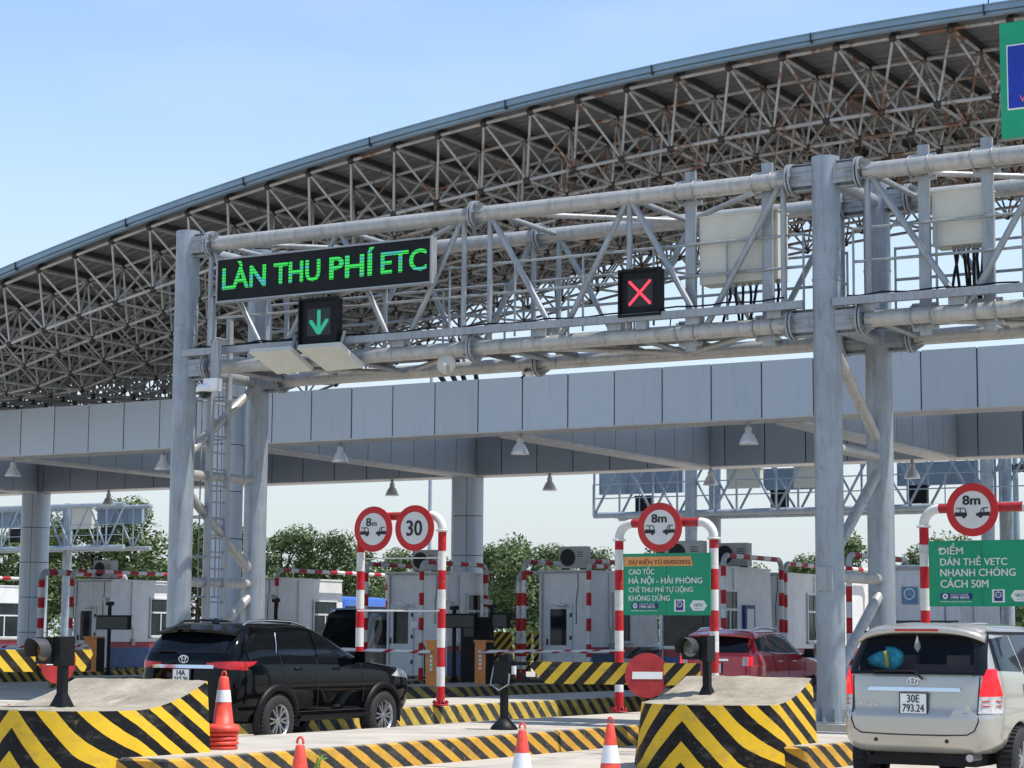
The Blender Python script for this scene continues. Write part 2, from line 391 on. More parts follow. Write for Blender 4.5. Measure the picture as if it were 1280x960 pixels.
# ------------------------------------------------------------------ ground and islands (the setting)
mb = MB(); mb.add([(-700, -120, 0), (500, -120, 0), (500, 900, 0), (-700, 900, 0)], [(0, 1, 2, 3)])
struct(mb.build('road', m_road))
mb = MB()
for yy in [4.5 * i for i in range(2, 22)]:
    for xa, xb in ((-10.05, 8), (-14.58, -12.72), (-21.05, -17.25)): mb.bb(xa, xb, yy, yy + .012, .001, .004)
for xx in (-7.6, -3.2): mb.bb(xx, xx + .012, 4, 95, .001, .004)
struct(mb.build('road_joint', mat('joint_filler', (.16, .155, .145), .9)))
# far field of grass beyond the plaza
mb = MB(); mb.add([(-500, 118, .004), (300, 118, .004), (300, 900, .004), (-500, 900, .004)], [(0, 1, 2, 3)])
struct(mb.build('grass_field', mat('grass', (0.09, 0.12, 0.035), .9, var=.25, scale=.3)))

def island(x0, x1, y0, y1, h, km, nose=0.5, name='traffic_island'):
    """kerbed concrete island with a rounded front end; the striped kerb is its child"""
    xc, hw = (x0 + x1) / 2, (x1 - x0) / 2
    out = [(x0, y1)] + [(x0, y0 + nose)] + [(xc - hw * cos(a), y0 + nose - nose * sin(a)) for a in [pi * k / 14 for k in range(1, 14)]] + [(x1, y0 + nose), (x1, y1)]
    top = MB(); n = len(out)
    top.prism([(x0 + .07, y1)] + [(xc + (a - xc) * (hw - .07) / hw, b + .05) for a, b in out[1:-1]] + [(x1 - .07, y1)], (0, 0, 0.02), (X3, Y3, Z3), h - 0.02)
    o = struct(top.build(name, m_conc))
    k = MB(); s = 0; prev = None
    L0 = sum(hypot(out[i+1][0]-out[i][0], out[i+1][1]-out[i][1]) for i in range(n-1)) / 2
    for i in range(n - 1):
        a, b = out[i], out[i+1]; d = hypot(b[0]-a[0], b[1]-a[1])
        m = max(1, int(d / .45))
        for j in range(m):
            p = (a[0] + (b[0]-a[0]) * j/m, a[1] + (b[1]-a[1]) * j/m); q = (a[0] + (b[0]-a[0]) * (j+1)/m, a[1] + (b[1]-a[1]) * (j+1)/m)
            s0, s1 = abs(s - L0), abs(s + d/m - L0)
            ins = lambda t: (xc + (t[0]-xc) * (hw - .09) / hw, t[1] + (.07 if t[1] < y1 - .1 else 0))
            pi_, qi = ins(p), ins(q)
            jt = lambda t: .010*sin(t[1]*7.3 + t[0]*3) * sin(t[1]*2.1 + 1) + .006*sin(t[1]*19 + t[0]*11)
            ee = lambda t, e: (xc + (t[0]-xc) * (hw - e - abs(jt(t))) / hw, t[1])
            pm, qm = ee(p, .025), ee(q, .025)
            k.add([(p[0], p[1], 0), (q[0], q[1], 0), (qm[0], qm[1], h - .025), (pm[0], pm[1], h - .025)], [(0, 1, 2, 3)], [[(s0, 0), (s1, 0), (s1, h), (s0, h)]])
            k.add([(pm[0], pm[1], h - .025), (qm[0], qm[1], h - .025), (qi[0], qi[1], h + .004), (pi_[0], pi_[1], h + .004)], [(0, 1, 2, 3)], [[(s0, h), (s1, h), (s1, h + .05), (s0, h + .05)]])
            s += d / m
    k.build('kerb', km, o)
    return o
island(-17.25, -14.62, 17.6, 62, .30, m_kerb1, .12)
island(-12.50, -10.08, 24.35, 62, .30, m_kerb1, .12)
island(-23.75, -21.10, 27.6, 66, .33, m_kerb2)
island(-30.9, -28.25, 45.2, 66, .33, m_kerb3)
island(-37.35, -33.10, 44.8, 66, .33, m_kerb3)
island(-43.9, -41.4, 47, 68, .33, m_kerb3)
island(-52.2, -49.4, 44, 68, .33, m_kerb2)
island(-63.0, -60.2, 48, 72, .33, m_kerb2)
island(-5.0, -2.6, 46, 66, .33, m_kerb2)

# ------------------------------------------------------------------ crash blocks with chevrons
def crash_block(xc, yc, R, yend, z0, zt0, zt1, label):
    """rounded nose, straight sides to yend, top a concave ramp from zt0 to zt1"""
    t = thing('crash_block', label, 'crash barrier', (xc, yc, z0))
    S = R * pi / 2; Ls = yend - yc; ns, nv = 40, 10
    def plan(s, k):           # s signed arclength from the nose tip; k shrink with height
        r = R - .09 * k
        a = abs(s); sg = 1 if s >= 0 else -1
        if a < S: th = a / R; return (xc + sg * r * sin(th), yc - r * cos(th))
        return (xc + sg * r, yc + (a - S))
    def ztop(y):              # the ramp
        f = max(0, min(1, (y - (yc - .25)) / (yend - yc + .25)))
        return zt0 + (zt1 - zt0) * (f ** 1.9 if f < .8 else .8 ** 1.9 + (f - .8) * (1 - .8 ** 1.9) / .2)
    ss = [(-1 + 2 * i / (2 * ns)) * (S + Ls) for i in range(2 * ns + 1)]
    vs, uv = [], []
    for s in ss:
        p0 = plan(s, 0); zt = ztop(p0[1])
        for j in range(nv + 1):
            z = zt * j / nv if True else 0
            q = plan(s, z); vs.append((q[0], q[1], z0 * 0 + z))
            a = abs(s); A = 2.0 + 1.4 * max(0, min(1, (a - .75) / .8)); uv.append((a, A * (z - .8)))
    fs, uvs = [], []
    for i in range(2 * ns):
        for j in range(nv):
            q = (i*(nv+1)+j, (i+1)*(nv+1)+j, (i+1)*(nv+1)+j+1, i*(nv+1)+j+1); fs.append(q); uvs.append([uv[x] for x in q])
    side = MB().add(vs, fs, uvs, 0, True)
    # back face
    k0 = [vs[j] for j in range(nv+1)]; k1 = [vs[2*ns*(nv+1)+j] for j in range(nv+1)]
    for j in range(nv): side.add([k1[j], k0[j], k0[j+1], k1[j+1]], [(0, 1, 2, 3)], [[(0, 0), (1, 0), (1, .3), (0, .3)]])
    side.build('painted_side', m_haz, t)
    top = MB(); rim = [vs[i*(nv+1)+nv] for i in range(2*ns+1)]; nx = 16; rows = []
    for i in range(ns + 1):
        a, b = rim[ns - i], rim[ns + i]; row = []
        for k in range(nx + 1):
            f = k / nx; x = a[0] + (b[0]-a[0])*f; y = a[1]; edge = min(f, 1-f) * (b[0]-a[0])
            row.append((x, y, a[2] + min(.012, edge*.3) + (random.uniform(-.008, .008) if 0 < k < nx else 0)))
        rows.append(row)
    vv = [p for r in rows for p in r]
    top.add(vv, [(i*(nx+1)+k, i*(nx+1)+k+1, (i+1)*(nx+1)+k+1, (i+1)*(nx+1)+k) for i in range(ns) for k in range(nx)], sm=True)
    top.build('ramp_top', m_ramp, t)
    return t
crash_block(-11.35, 24.45, 1.0, 25.5, 0, .81, 1.12, 'yellow and black chevron crash block of concrete in front of the tall right gantry column')
crash_block(-16.27, 18.07, 1.10, 19.12, 0, .80, 1.10, 'yellow and black chevron crash block of concrete beside the stack of traffic cones')

# ------------------------------------------------------------------ main gantry
GY, GR = 29.0, 31.15
ZT, ZL = 8.56, 6.33
gan = thing('sign_gantry', 'grey tubular steel gantry with the green LED sign, in front of the toll canopy', 'gantry', (-17.7, 30, .3))
XL, XR, XE = -23.84, -11.58, 0.9
def colm(x, y, base):
    mb = MB(); mb.tube((x, y, base), (x, y, 8.84), .212, 28)
    mb.tube((x, y, 6.95), (x, y, 6.99), .222, 28); mb.tube((x, y, 7.42), (x, y, 7.45), .22, 28)
    mb.tube((x, y, base), (x, y, base + .03), .36, 28)
    for k in range(6):
        a = k * pi / 3; mb.bar((x + .22 * cos(a), y + .22 * sin(a), base + .12), (x + .33 * cos(a), y + .33 * sin(a), base + .12), .015, .2)
        mb.tube((x + .3 * cos(a + .5), y + .3 * sin(a + .5), base), (x + .3 * cos(a + .5), y + .3 * sin(a + .5), base + .1), .018, 6)
    o = mb.build('column', m_col, gan)
    return o
for x in (XL, XR, XE):
    for y in (GY, GR):
        c_ = colm(x, y, .4 if x != XE else .1)
        if y == GY and x == XR:
            MB().box((x + .0, y - .225, 2.5), (.26, .03, .34)).build('access_plate', m_galv, c_)
        MB().bb(x - .45, x + .45, y - .4, y + .4, .28, .4).build('plinth', m_conc, c_)
def flange(x, y, z, r=.235, two=True):
    mb = MB()
    for s in ((-1, 1) if two else (1,)):
        mb.tube((x + s*.012, y, z), (x + s*.04, y, z), r, 24)
        for k in range(8):
            a = k * pi / 4
            mb.add([(x + s*.04, y + .13*cos(a) , z + .13*sin(a)), (x + s*.04, y + r*.97*cos(a), z + r*.97*sin(a)), (x + s*.22, y + .13*cos(a), z + .13*sin(a))], [(0, 1, 2)])
            mb.tube((x - .055, y + r*.85*cos(a+.4), z + r*.85*sin(a+.4)), (x + .055, y + r*.85*cos(a+.4), z + r*.85*sin(a+.4)), .012, 5)
    return mb
for y in (GY, GR):
    for z, r in ((ZT, .13), (ZL, .125)):
        for a, b in ((XL, XR), (XR, XE)):
            ch = MB().tube((a + .62, y, z), (b - .62, y, z), r, 20).build('chord', m_galv2, gan)
            fl = [(a + .55, 1), (b - .55, 1)]
            if a == XL: fl.append((-17.76, 1))
            for fx, _ in fl: flange(fx, y, z, .235).build('flange', m_galv, ch)
        for x in (XL, XR, XE):       # ribbed sockets on the column
            for s in (-1, 1):
                if (x == XL and s < 0) or (x == XE and s > 0): continue
                mb = MB()
                mb.tube((x + s*.2, y, z), (x + s*.53, y, z), r*.9, 16)
                for dz in (-.2, -.07, .07, .2):
                    mb.bar((x + s*.17, y, z + dz), (x + s*.53, y, z + dz), .30 if abs(dz) < .1 else .14, .014)
                mb.bar((x + s*.17, y, z), (x + s*.53, y, z), .014, .42)
                mb.bar((x + s*.17, y - .12, z), (x + s*.53, y - .12, z), .014, .3)
                mb.build('chord_socket', m_galv, gan)
# truss web, front and rear faces
def web(y, botn, topn, verts, off=0):
    for xa, xb in botn: MB().tube((xa, y, ZL + .1), (xb, y, ZT - .11), .05, 10).build('diagonal', m_galv, gan)
    for x in verts: MB().tube((x, y, ZL + .1), (x, y, ZT - .11), .047, 10).build('vertical', m_galv, gan)
DG = [(-22.0, -23.25), (-21.7, -20.6), (-19.35, -20.45), (-19.15, -18.05), (-16.22, -17.43), (-16.12, -14.98), (-13.65, -14.83), (-13.55, -12.36), (-9.5, -10.84), (-9.4, -8.2), (-6.8, -8.05), (-6.7, -5.5), (-4.1, -5.35), (-4.0, -2.7), (-1.3, -2.5), (-1.2, -.1)]
VT = [-23.3, -17.98, -17.48, -14.9, -12.27, -10.92, -8.12, -5.42, -2.6, .1]
web(GY, DG, None, VT)
web(GR, [(a + .1, b + .1) for a, b in DG], None, [v + .1 for v in VT])
# plan bracing top and bottom
for k, (xa, xb) in enumerate([(-23.2, -20.5), (-20.5, -17.8), (-17.4, -14.9), (-14.9, -12.3), (-10.9, -8.1), (-8.1, -5.4), (-5.4, -2.6), (-2.6, 0)]):
    for z in (ZT, ZL):
        p, q = ((xa, GY, z), (xb, GR, z)) if k % 2 == 0 else ((xa, GR, z), (xb, GY, z))
        MB().tube(p, q, .045, 10).build('plan_brace', m_galv2, gan)
        MB().tube((xa, GY, z), (xa, GR, z), .045, 10).build('cross_tube', m_galv, gan)
# leg bracing in the road direction
for x in (XL, XR):
    for p, q in (((GY, 4.47), (GR, 4.47)), ((GY, 2.55), (GR, 2.55)), ((GY, 4.72), (GR, 6.3)), ((GY, 4.25), (GR, 2.72)), ((GR, 2.4), (GY, .95)), ((GR, 4.3), (GY, 2.75)) if x == XR else ((GR, 2.4), (GY, 1.0))):
        if x == XR and p[1] in (4.72, 4.25): continue
        MB().tube((x, p[0], p[1]), (x, q[0], q[1]), .085, 14).build('leg_brace', m_galv2, gan)
MB().tube((XR, GY, 6.15), (XR, GR, 4.65), .085, 14).build('leg_brace', m_galv2, gan)
for x in (XL, XR):
    for z in (ZT - .02, ZL): MB().tube((x, GY, z), (x, GR, z), .11, 14).build('cross_tube', m_galv, gan)
# walkway with hand rails
wk = MB().bb(XL + .4, XE - .3, GY + .75, GR - .3, ZL + .12, ZL + .15)
for x in [XL + .6 + 1.25 * i for i in range(19)]: wk.bb(x, x + .06, GY + .1, GR - .1, ZL + .03, ZL + .12)
wk.build('walkway', m_grate, gan)
for y in (GY + .12, GR - .22):
    for a, b in ((-23.4, -12.0), (-11.2, .4)):
        hr = MB()
        for z in (7.73, 7.23): hr.tube((a, y, z), (b, y, z), .024, 8)
        n = int((b - a) / 1.25)
        for i in range(n + 1):
            x = a + (b - a) * i / n; hr.tube((x, y, 6.5), (x, y, 7.75), .02, 8)
        hr.build('handrail', m_galv, gan)
for a, b in ((-23.8, -11.9), (-11.42, .5)):
    ct = MB().bb(a, b, GY - .2, GY - .1, ZL + .21, ZL + .33)
    for i in range(9):
        x = a + .5 + (b - a - 1) * i / 8; ct.bb(x - .12, x + .12, GY - .1, GY + .1, ZL + .1, ZL + .24)
    ct.build('cable_channel', m_galv, gan)
# boxed posts that hold the cabinets, with U bolts
for x in (-13.90, -12.60, -10.10, -9.14, -6.9, -5.9):
    p = MB().bb(x - .085, x + .085, GY + .13, GY + .2, ZL - .28, ZT + .34)
    for z in (ZT, ZL):
        p.bb(x - .2, x + .2, GY + .12, GY + .16, z + .13, z + .2); p.bb(x - .2, x + .2, GY + .12, GY + .16, z - .2, z - .13)
        for s in (-1, 1):
            pts = [(x + s*.15, GY + .14, z - .16)] + [(x + s*.15, GY - .145*sin(a), z - .145*cos(a)) for a in [pi*k/8 for k in range(9)]] + [(x + s*.15, GY + .14, z + .16)]
            p.path(pts, .012, 6)
    p.build('cabinet_post', m_galv, gan)
for k, (xa, xb, zz) in enumerate(((-23.5, -18.4, 6.70), (-22.6, -20.0, 6.72), (-17.9, -14.2, 6.70), (-15.0, -12.2, 6.73), (-11.2, -8.6, 6.70))):
    n_ = 14; MB().path([(xa + (xb-xa)*i/n_, GY - .16 + .02*sin(i*1.7), zz - .03*abs(sin(i*pi/4.5 + k)) + .0) for i in range(n_ + 1)], .014, 6).build('loose_cable', m_black, gan)
# ladder with safety cage between the left legs
lx = XL + .06
ld_ = MB()
for yy in (GY + .67, GY + 1.17): ld_.bb(lx - .03, lx + .06, yy - .05, yy + .05, .4, 7.4)
ld_.build('ladder_rail', m_galv, gan)
for i in range(22):
    MB().tube((lx, GY + .7, .7 + i * .3), (lx, GY + 1.15, .7 + i * .3), .016, 8).build('ladder_rung', m_galv, gan)
lc = MB()
for i in range(7):
    z = 2.3 + i * .72
    lc.path([(lx, GY + .67, z)] + [(lx - .62 * sin(a), GY + .92 - .36 * cos(a), z) for a in [pi*k/10 for k in range(11)]] + [(lx, GY + 1.17, z)], .016, 6)
for a in (.5, 1.1, 1.57, 2.1, 2.7): lc.bar((lx - .62*sin(a), GY + .92 - .36*cos(a), 2.3), (lx - .62*sin(a), GY + .92 - .36*cos(a), 6.7), .03, .01)
lc.build('ladder_cage', m_galv, gan)
# vertical channel under the lane sign, at the left end
MB().bb(-22.92, -22.76, GY - .42, GY - .32, 5.95, 6.75).build('sign_bracket', m_galv, gan)
MB().bb(-22.98, -22.90, GY - .42, GY - .34, 6.7, 7.5).build('sign_bracket', m_galv, gan)

# things that hang on it
# LED lane sign
sy = GY - .42; _a, _b = on(1, sy, 271, 324), on(1, sy, 540.6, 353); sx0, sx1 = _a.x + .04, _b.x - .04
sz1, sz0 = _a.z - .03, _b.z + .02
ls = thing('led_lane_sign', 'long black LED sign reading LÀN THU PHÍ ETC in green', 'sign', ((sx0 + sx1) / 2, sy, sz0))
MB().bb(sx0, sx1, sy, sy + .13, sz0, sz1).build('housing', m_black, ls)
fr = MB()
for a in ((sx0 - .03, sx1 + .03, sz1, sz1 + .03), (sx0 - .03, sx1 + .03, sz0 - .03, sz0)): fr.bb(a[0], a[1], sy - .025, sy + .14, a[2], a[3])
for a in ((sx0 - .03, sx0), (sx1, sx1 + .03)): fr.bb(a[0], a[1], sy - .025, sy + .14, sz0, sz1)
fr.build('frame', m_galv, ls)
g = N('green_led'); pos = g.n('NewGeometry').outputs['Position']; sp = g.n('SeparateXYZ'); g.l(pos, sp.inputs[0])
rowf = g.math('FRACT', g.math('MULTIPLY', sp.outputs[2], 19.0)); colf = g.math('FRACT', g.math('MULTIPLY', sp.outputs[0], 23.0))
on_ = g.math('MULTIPLY', g.math('GREATER_THAN', rowf, .26), g.math('ADD', g.math('MULTIPLY', g.math('GREATER_THAN', colf, .22), .45), .55))
rowid = g.math('FLOOR', g.math('MULTIPLY', sp.outputs[2], 19.0))
wn = g.n('TexWhiteNoise', _noise_dimensions='2D'); cmb = g.n('CombineXYZ'); g.l(g.math('FLOOR', g.math('MULTIPLY', sp.outputs[0], 6.5)), cmb.inputs[0]); g.l(rowid, cmb.inputs[1]); g.l(cmb.outputs[0], wn.inputs['Vector'])
cc = g.mix(g.ramp(wn.outputs[0], .62, .85), (0.02, .55, .06), (0.04, .34, .38))
g.col((.01, .05, .02)); g.l(cc, g.b.inputs['Emission Color'])
g.l(g.math('MULTIPLY', g.math('ADD', g.math('MULTIPLY', on_, .8), .08), 0.95), g.b.inputs['Emission Strength']); m_led = g.m
for txt, xa, xb, y0, y1 in (('LÀN', 279, 332, 367, 336), ('THU', 343, 400, 361, 333), ('PHÍ', 413, 467, 353, 318), ('ETC', 477, 533, 346, 317)):
    A, B = on(1, sy, xa, (y0 + y1)/2), on(1, sy, xb, (y0 + y1)/2); hh = on(1, sy, (xa+xb)/2, y1).z - on(1, sy, (xa+xb)/2, y0).z
    hh = {'LÀN': .47, 'PHÍ': .47}.get(txt, .36)
    lettering(txt, A.x, sz0 + .20, m_led, ls, ((0, sy - .012, 0), FRONT), w=B.x - A.x, h=hh, bold=.035, ext=.003)
# lane signals
def lane_signal(x0, x1, z0, z1, y, label, kind):
    t = thing('lane_signal', label, 'lane signal', ((x0 + x1) / 2, y, z0))
    MB().bb(x0, x1, y, y + .13, z0, z1).build('housing', m_black, t)
    cx, cz, s = (x0 + x1)/2, (z0 + z1)/2, (x1 - x0)/2
    fm = MB()
    for a, b, c_, d in ((x0 - .01, x1 + .01, z1 - .02, z1 + .02), (x0 - .01, x1 + .01, z0 - .02, z0 + .02)): fm.bb(a, b, y - .06, y + .02, c_, d)
    for a, b in ((x0 - .01, x0 + .02), (x1 - .02, x1 + .01)): fm.bb(a, b, y - .06, y + .02, z0 + .02, z1 - .02)
    fm.build('hood', m_black, t)
    MB().bb(cx - s*.62, cx + s*.62, y - .006, y + .01, cz - s*.6, cz + s*.6).build('display_panel', mat('signal_panel', (.03, .035, .035), .3, spec=.25), t)
    em = mat('lit_arrow', (0, .1, .05), .5, emit=((.02, .28, .19), .7)) if kind == 'arrow' else mat('lit_cross', (.1, 0, 0), .5, emit=((1, .05, .09), 1.0))
    if kind == 'arrow':
        segs = [((0, .50), (0, -.42)), ((-.44, .06), (0, -.5)), ((.44, .06), (0, -.5))]
        for a, b in segs:
            mm = MB(); n = 9
            for i in range(n):
                f = (i + .5)/n; px_, pz_ = a[0] + (b[0]-a[0])*f, a[1] + (b[1]-a[1])*f
                mm.lathe([(0, .012), (.028, .006), (.034, 0)], 8, (cx + px_*s, y - .008, cz + pz_*s), FRONT)
                mm.box((cx + px_*s, y - .008, cz + pz_*s), (.07, .008, .05))
            mm.build('arrow_bar', em, t)
    else:
        for q in (-1, 1):
            MB().bar((cx - .52*s, y - .012, cz - q*.52*s), (cx + .52*s, y - .012, cz + q*.52*s), .012, .055, up=(0, 1, 0)).build('cross_bar', em, t)
            # dotted lamps
            dd = MB()
            for i in range(12):
                f = -1 + 2*(i + .5)/12; dd.lathe([(0, .012), (.02, .008), (.026, 0)], 8, (cx + .52*s*f, y - .018, cz + q*.52*s*f), FRONT)
            dd.build('lamp_dots', em, t)
    MB().bb(cx - .09, cx + .09, y + .02, y + .14, z0 - .22, z0).build('bracket', m_galv, t)
    MB().path([(x1 - .05, y + .2, z0 + .1), (x1 + .05, y + .25, z0 - .05), (x1 + .02, y + .25, z0 - .3)], .012, 6).build('cable', m_black, t)
    return t
_a, _b = on(1, GY - .3, 376, 376), on(1, GY - .3, 422, 429)
lane_signal(_a.x, _b.x, _b.z, _a.z, GY - .3, 'black square lane signal with a lit green down arrow, below the long LED sign', 'arrow')
_a, _b = on(1, GY - .18, 775, 340), on(1, GY - .18, 826, 392)
lane_signal(_a.x, _b.x, _b.z, _a.z, GY - .18, 'black square lane signal with a lit red cross, in the middle of the gantry', 'cross')
# cabinets
def cabinet(x0, x1, z0, z1, label, n, seed):
    t = thing('control_cabinet', label, 'cabinet', ((x0 + x1) / 2, GY + .5, z0), group='electrical cabinets on the gantry')
    MB().bb(x0, x1, GY + .22, GY + .62, z0, z1).build('box', m_cab, t)
    MB().bb(x0 - .015, x1 + .015, GY + .2, GY + .64, z1, z1 + .02).build('lid', m_cab, t)
    MB().bb(x0 + .05, x1 - .05, GY + .214, GY + .22, z0 + .05, z1 - .05).build('door', m_cab, t)
    rr = random.Random(seed)
    for i in range(n):
        xx = x0 + (x1 - x0) * (.32 + .62 * i / (n - 1)); e = xx + rr.uniform(-.18, .1)
        MB().tube((xx, GY + .4, z0 - .05), (xx, GY + .4, z0), .03, 8).build('cable_gland', m_galv, t)
        MB().path([(xx, GY + .4, z0), (xx + rr.uniform(-.03, .03), GY + .4, z0 - .2), ((xx + e)/2, GY + .42, z0 - .4), (e, GY + .45, ZL + .15)], .023, 8).build('cable', m_black, t)
    return t
cabinet(-13.78, -12.46, 7.10, 8.16, 'large cream steel cabinet with black cables, left of the tall right gantry column', 8, 1)
cabinet(-10.0, -9.18, 7.37, 8.18, 'smaller cream steel cabinet with black cables, right of the tall right gantry column', 8, 2)
cabinet(-6.8, -5.98, 7.37, 8.18, 'cream steel cabinet with black cables near the right end of the gantry', 6, 3)
# antenna plates (flat cream panels that lean out)
def antenna(pts, label):
    P = [on(1, GY - .55, *pts[0]), on(1, GY - .55, *pts[1])]
    t = thing('antenna_panel', label, 'antenna', tuple((P[0] + P[1]) / 2), group='flat antenna panels under the gantry')
    a, b = P; lo = Vector((.28, .42, -.46))
    lo2 = [on(1, a.y + .0, *pts[3]), on(1, b.y, *pts[2])]
    c1, c2 = lo2[1], lo2[0]
    nrm = (b - a).cross(c2 - a).normalized() * .07
    if nrm.y < 0: nrm = -nrm
    vs = [a, b, c1, c2, a + nrm, b + nrm, c1 + nrm, c2 + nrm]
    c1.y += .35; c2.y += .35; vs = [a, b, c1, c2] + [p + Vector((0, .04, .07)) for p in (a, b, c1, c2)]
    MB().add(vs, [(0, 1, 2, 3), (7, 6, 5, 4), (0, 4, 5, 1), (1, 5, 6, 2), (2, 6, 7, 3), (3, 7, 4, 0)]).build('panel', m_cab, t)
    m = (a + b) / 2
    br = MB().bar(m + Vector((.1, .1, -.05)), m + Vector((.25, .55, .12)), .12, .06); br.bar(m + Vector((.25, .3, .05)), m + Vector((.3, .35, .3)), .05, .05)
    br.build('bracket', m_galv, t)
antenna([(311, 441), (362, 437), (375, 461), (331, 465)], 'flat cream antenna panel tilted down, nearest the left gantry column')
antenna([(371, 436), (424, 432), (439, 457), (393, 461)], 'flat cream antenna panel tilted down, below the green arrow signal')
# round detector
p = on(1, GY - .05, 558, 455)
t = thing('round_detector', 'small round cream dish clamped under the lower tube of the gantry', 'detector', tuple(p))
MB().lathe([(0, .03), (.17, .03), (.175, 0), (.175, -.02), (0, -.02)], 28, p, FRONT).build('dish', m_cab, t)
MB().lathe([(0, .06), (.035, .06), (.04, .03)], 14, p, FRONT).build('hub', m_hood, t)
MB().bb(p.x - .03, p.x + .03, p.y + .02, p.y + .08, p.z, p.z + .34).build('bracket', m_galv, t)
MB().bb(p.x + .03, p.x + .09, p.y - .045, p.y - .035, p.z - .17, p.z - .03).build('slot', m_galv, t)
# dome camera
p = on(1, GY - .5, 256, 488)
t = thing('dome_camera', 'white dome camera hanging at the left end of the gantry', 'camera', tuple(p))
MB().lathe([(0, .1), (.12, .1), (.15, .05), (.16, -.02), (.13, -.03)], 24, p).build('hood', m_white, t)
MB().lathe([(.125, -.03), (.11, -.09), (.06, -.135), (0, -.145)], 20, p).build('dome', m_glass, t)
MB().bb(p.x, p.x + .3, p.y - .05, p.y + .1, p.z - .02, p.z + .2).build('arm', m_white, t)
# small camera under the truss
p = on(1, GR, 655, 462)
t = thing('small_camera', 'small camera and junction box under the rear lower tube of the gantry', 'camera', tuple(p))
MB().bb(p.x - .3, p.x + .02, p.y - .06, p.y + .06, p.z + .0, p.z + .12).build('junction_box', m_galv, t)
MB().tube((p.x + .0, p.y, p.z - .07), (p.x + .22, p.y - .12, p.z - .1), .05, 12).build('body', m_white, t)
MB().path([(p.x - .05, p.y, p.z + .05), (p.x + .1, p.y - .08, p.z + .0), (p.x + .05, p.y - .08, p.z - .12), (p.x - .05, p.y, p.z - .14)], .018, 6).build('cable', m_black, t)

# green information sign at the top right, on its own mast arm
q0, q1 = on(1, 24.0, 1249, 30), on(1, 24.0, 1253, 173)
bs = thing('overhead_sign', 'green overhead sign with a blue square panel, cut off at the top right corner', 'sign', (q0.x + 1.5, 24, q1.z))
MB().bb(q0.x, q0.x + 3.2, 24, 24.08, q1.z, q0.z).build('panel', m_sgreen, bs)
hb = (q0.z - q1.z)
MB().bb(q0.x + .085, q0.x + 1.0, 23.985, 24, q1.z + .235*hb, q1.z + .80*hb).build('blue_square', m_print, bs)
MB().bb(q0.x + .1, q0.x + .985, 23.978, 23.985, q1.z + .247*hb, q1.z + .788*hb).build('blue_field', mat('sign_blue', (.0, .03, .36), .4), bs)
MB().lathe([(.14, 0), (.14, .012), (.20, .012), (.20, 0)], 32, (q0.x + .50, 23.978, q1.z + .52*hb), FRONT).build('emblem_ring', m_print, bs)
lettering('V', q0.x + .24, q1.z + .29*hb, m_pink, bs, ((0, 23.975, 0), FRONT), h=.08)
MB().tube((q0.x + 1.9, 24.25, 0), (q0.x + 1.9, 24.25, q0.z), .14, 18).build('post', m_galv, bs)

# ------------------------------------------------------------------ toll canopy
can = thing('toll_canopy', 'toll plaza canopy, arched steel space frame roof over panelled grey beams', 'canopy', (-36.2, 46, 0))
PW = 1.33; PB, PT = 6.86, 8.25
def unit_box(name, m):
    me = MB().box((0, 0, 0), (1, 1, 1)).data(name); me.materials.append(m); return me
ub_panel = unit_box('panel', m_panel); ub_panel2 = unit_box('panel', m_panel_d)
def beam_x(y0, y1, x0, x1, name, me):
    """panelled beam along X; the seams are real gaps over a dark core"""
    core = MB().bb(x0, x1, y0 + .03, y1 - .03, PB + .02, PT - .02).build(name, m_dark, can)
    MB().bb(x0, x1, y0 + .02, y1 - .02, PB - .02, PB + .015).build('soffit', m_soffit, core)
    k = int((-34.7 - x0) / PW); x = -34.7 - k * PW
    while x < x1:
        for yy in (y0, y1):
            dj = random.uniform(-.004, .004)
            link('panel', me, core, Matrix.Translation((x + PW/2, yy + (.015 + dj if yy == y0 else -.015), (PB + PT)/2 + random.uniform(-.003, .003))) @ Matrix.Rotation(random.uniform(-.006, .006), 4, 'Z') @ Matrix.Diagonal((PW - .034, .03, PT - PB, 1)))
        x += PW
beam_x(46.0, 47.0, -64, 0, 'front_beam', ub_panel)
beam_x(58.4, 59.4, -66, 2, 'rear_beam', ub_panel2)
for x in (-63.7, -55.3, -44.9, -36.05, -27.6, -19.75, -11.4, -3.0):
    core = MB().bb(x - .37, x + .37, 46.97, 58.43, PB + .02, PT - .02).build('cross_beam', m_dark, can)
    MB().bb(x - .38, x + .38, 47.0, 58.4, PB - .06, PB + .015).build('soffit', m_soffit, core)
    y = 47.05
    while y < 58.3:
        d = min(1.26, 58.37 - y)
        for s in (-1, 1):
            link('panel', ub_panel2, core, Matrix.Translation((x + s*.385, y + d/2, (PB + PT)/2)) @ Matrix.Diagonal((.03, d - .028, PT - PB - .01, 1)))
        y += 1.26
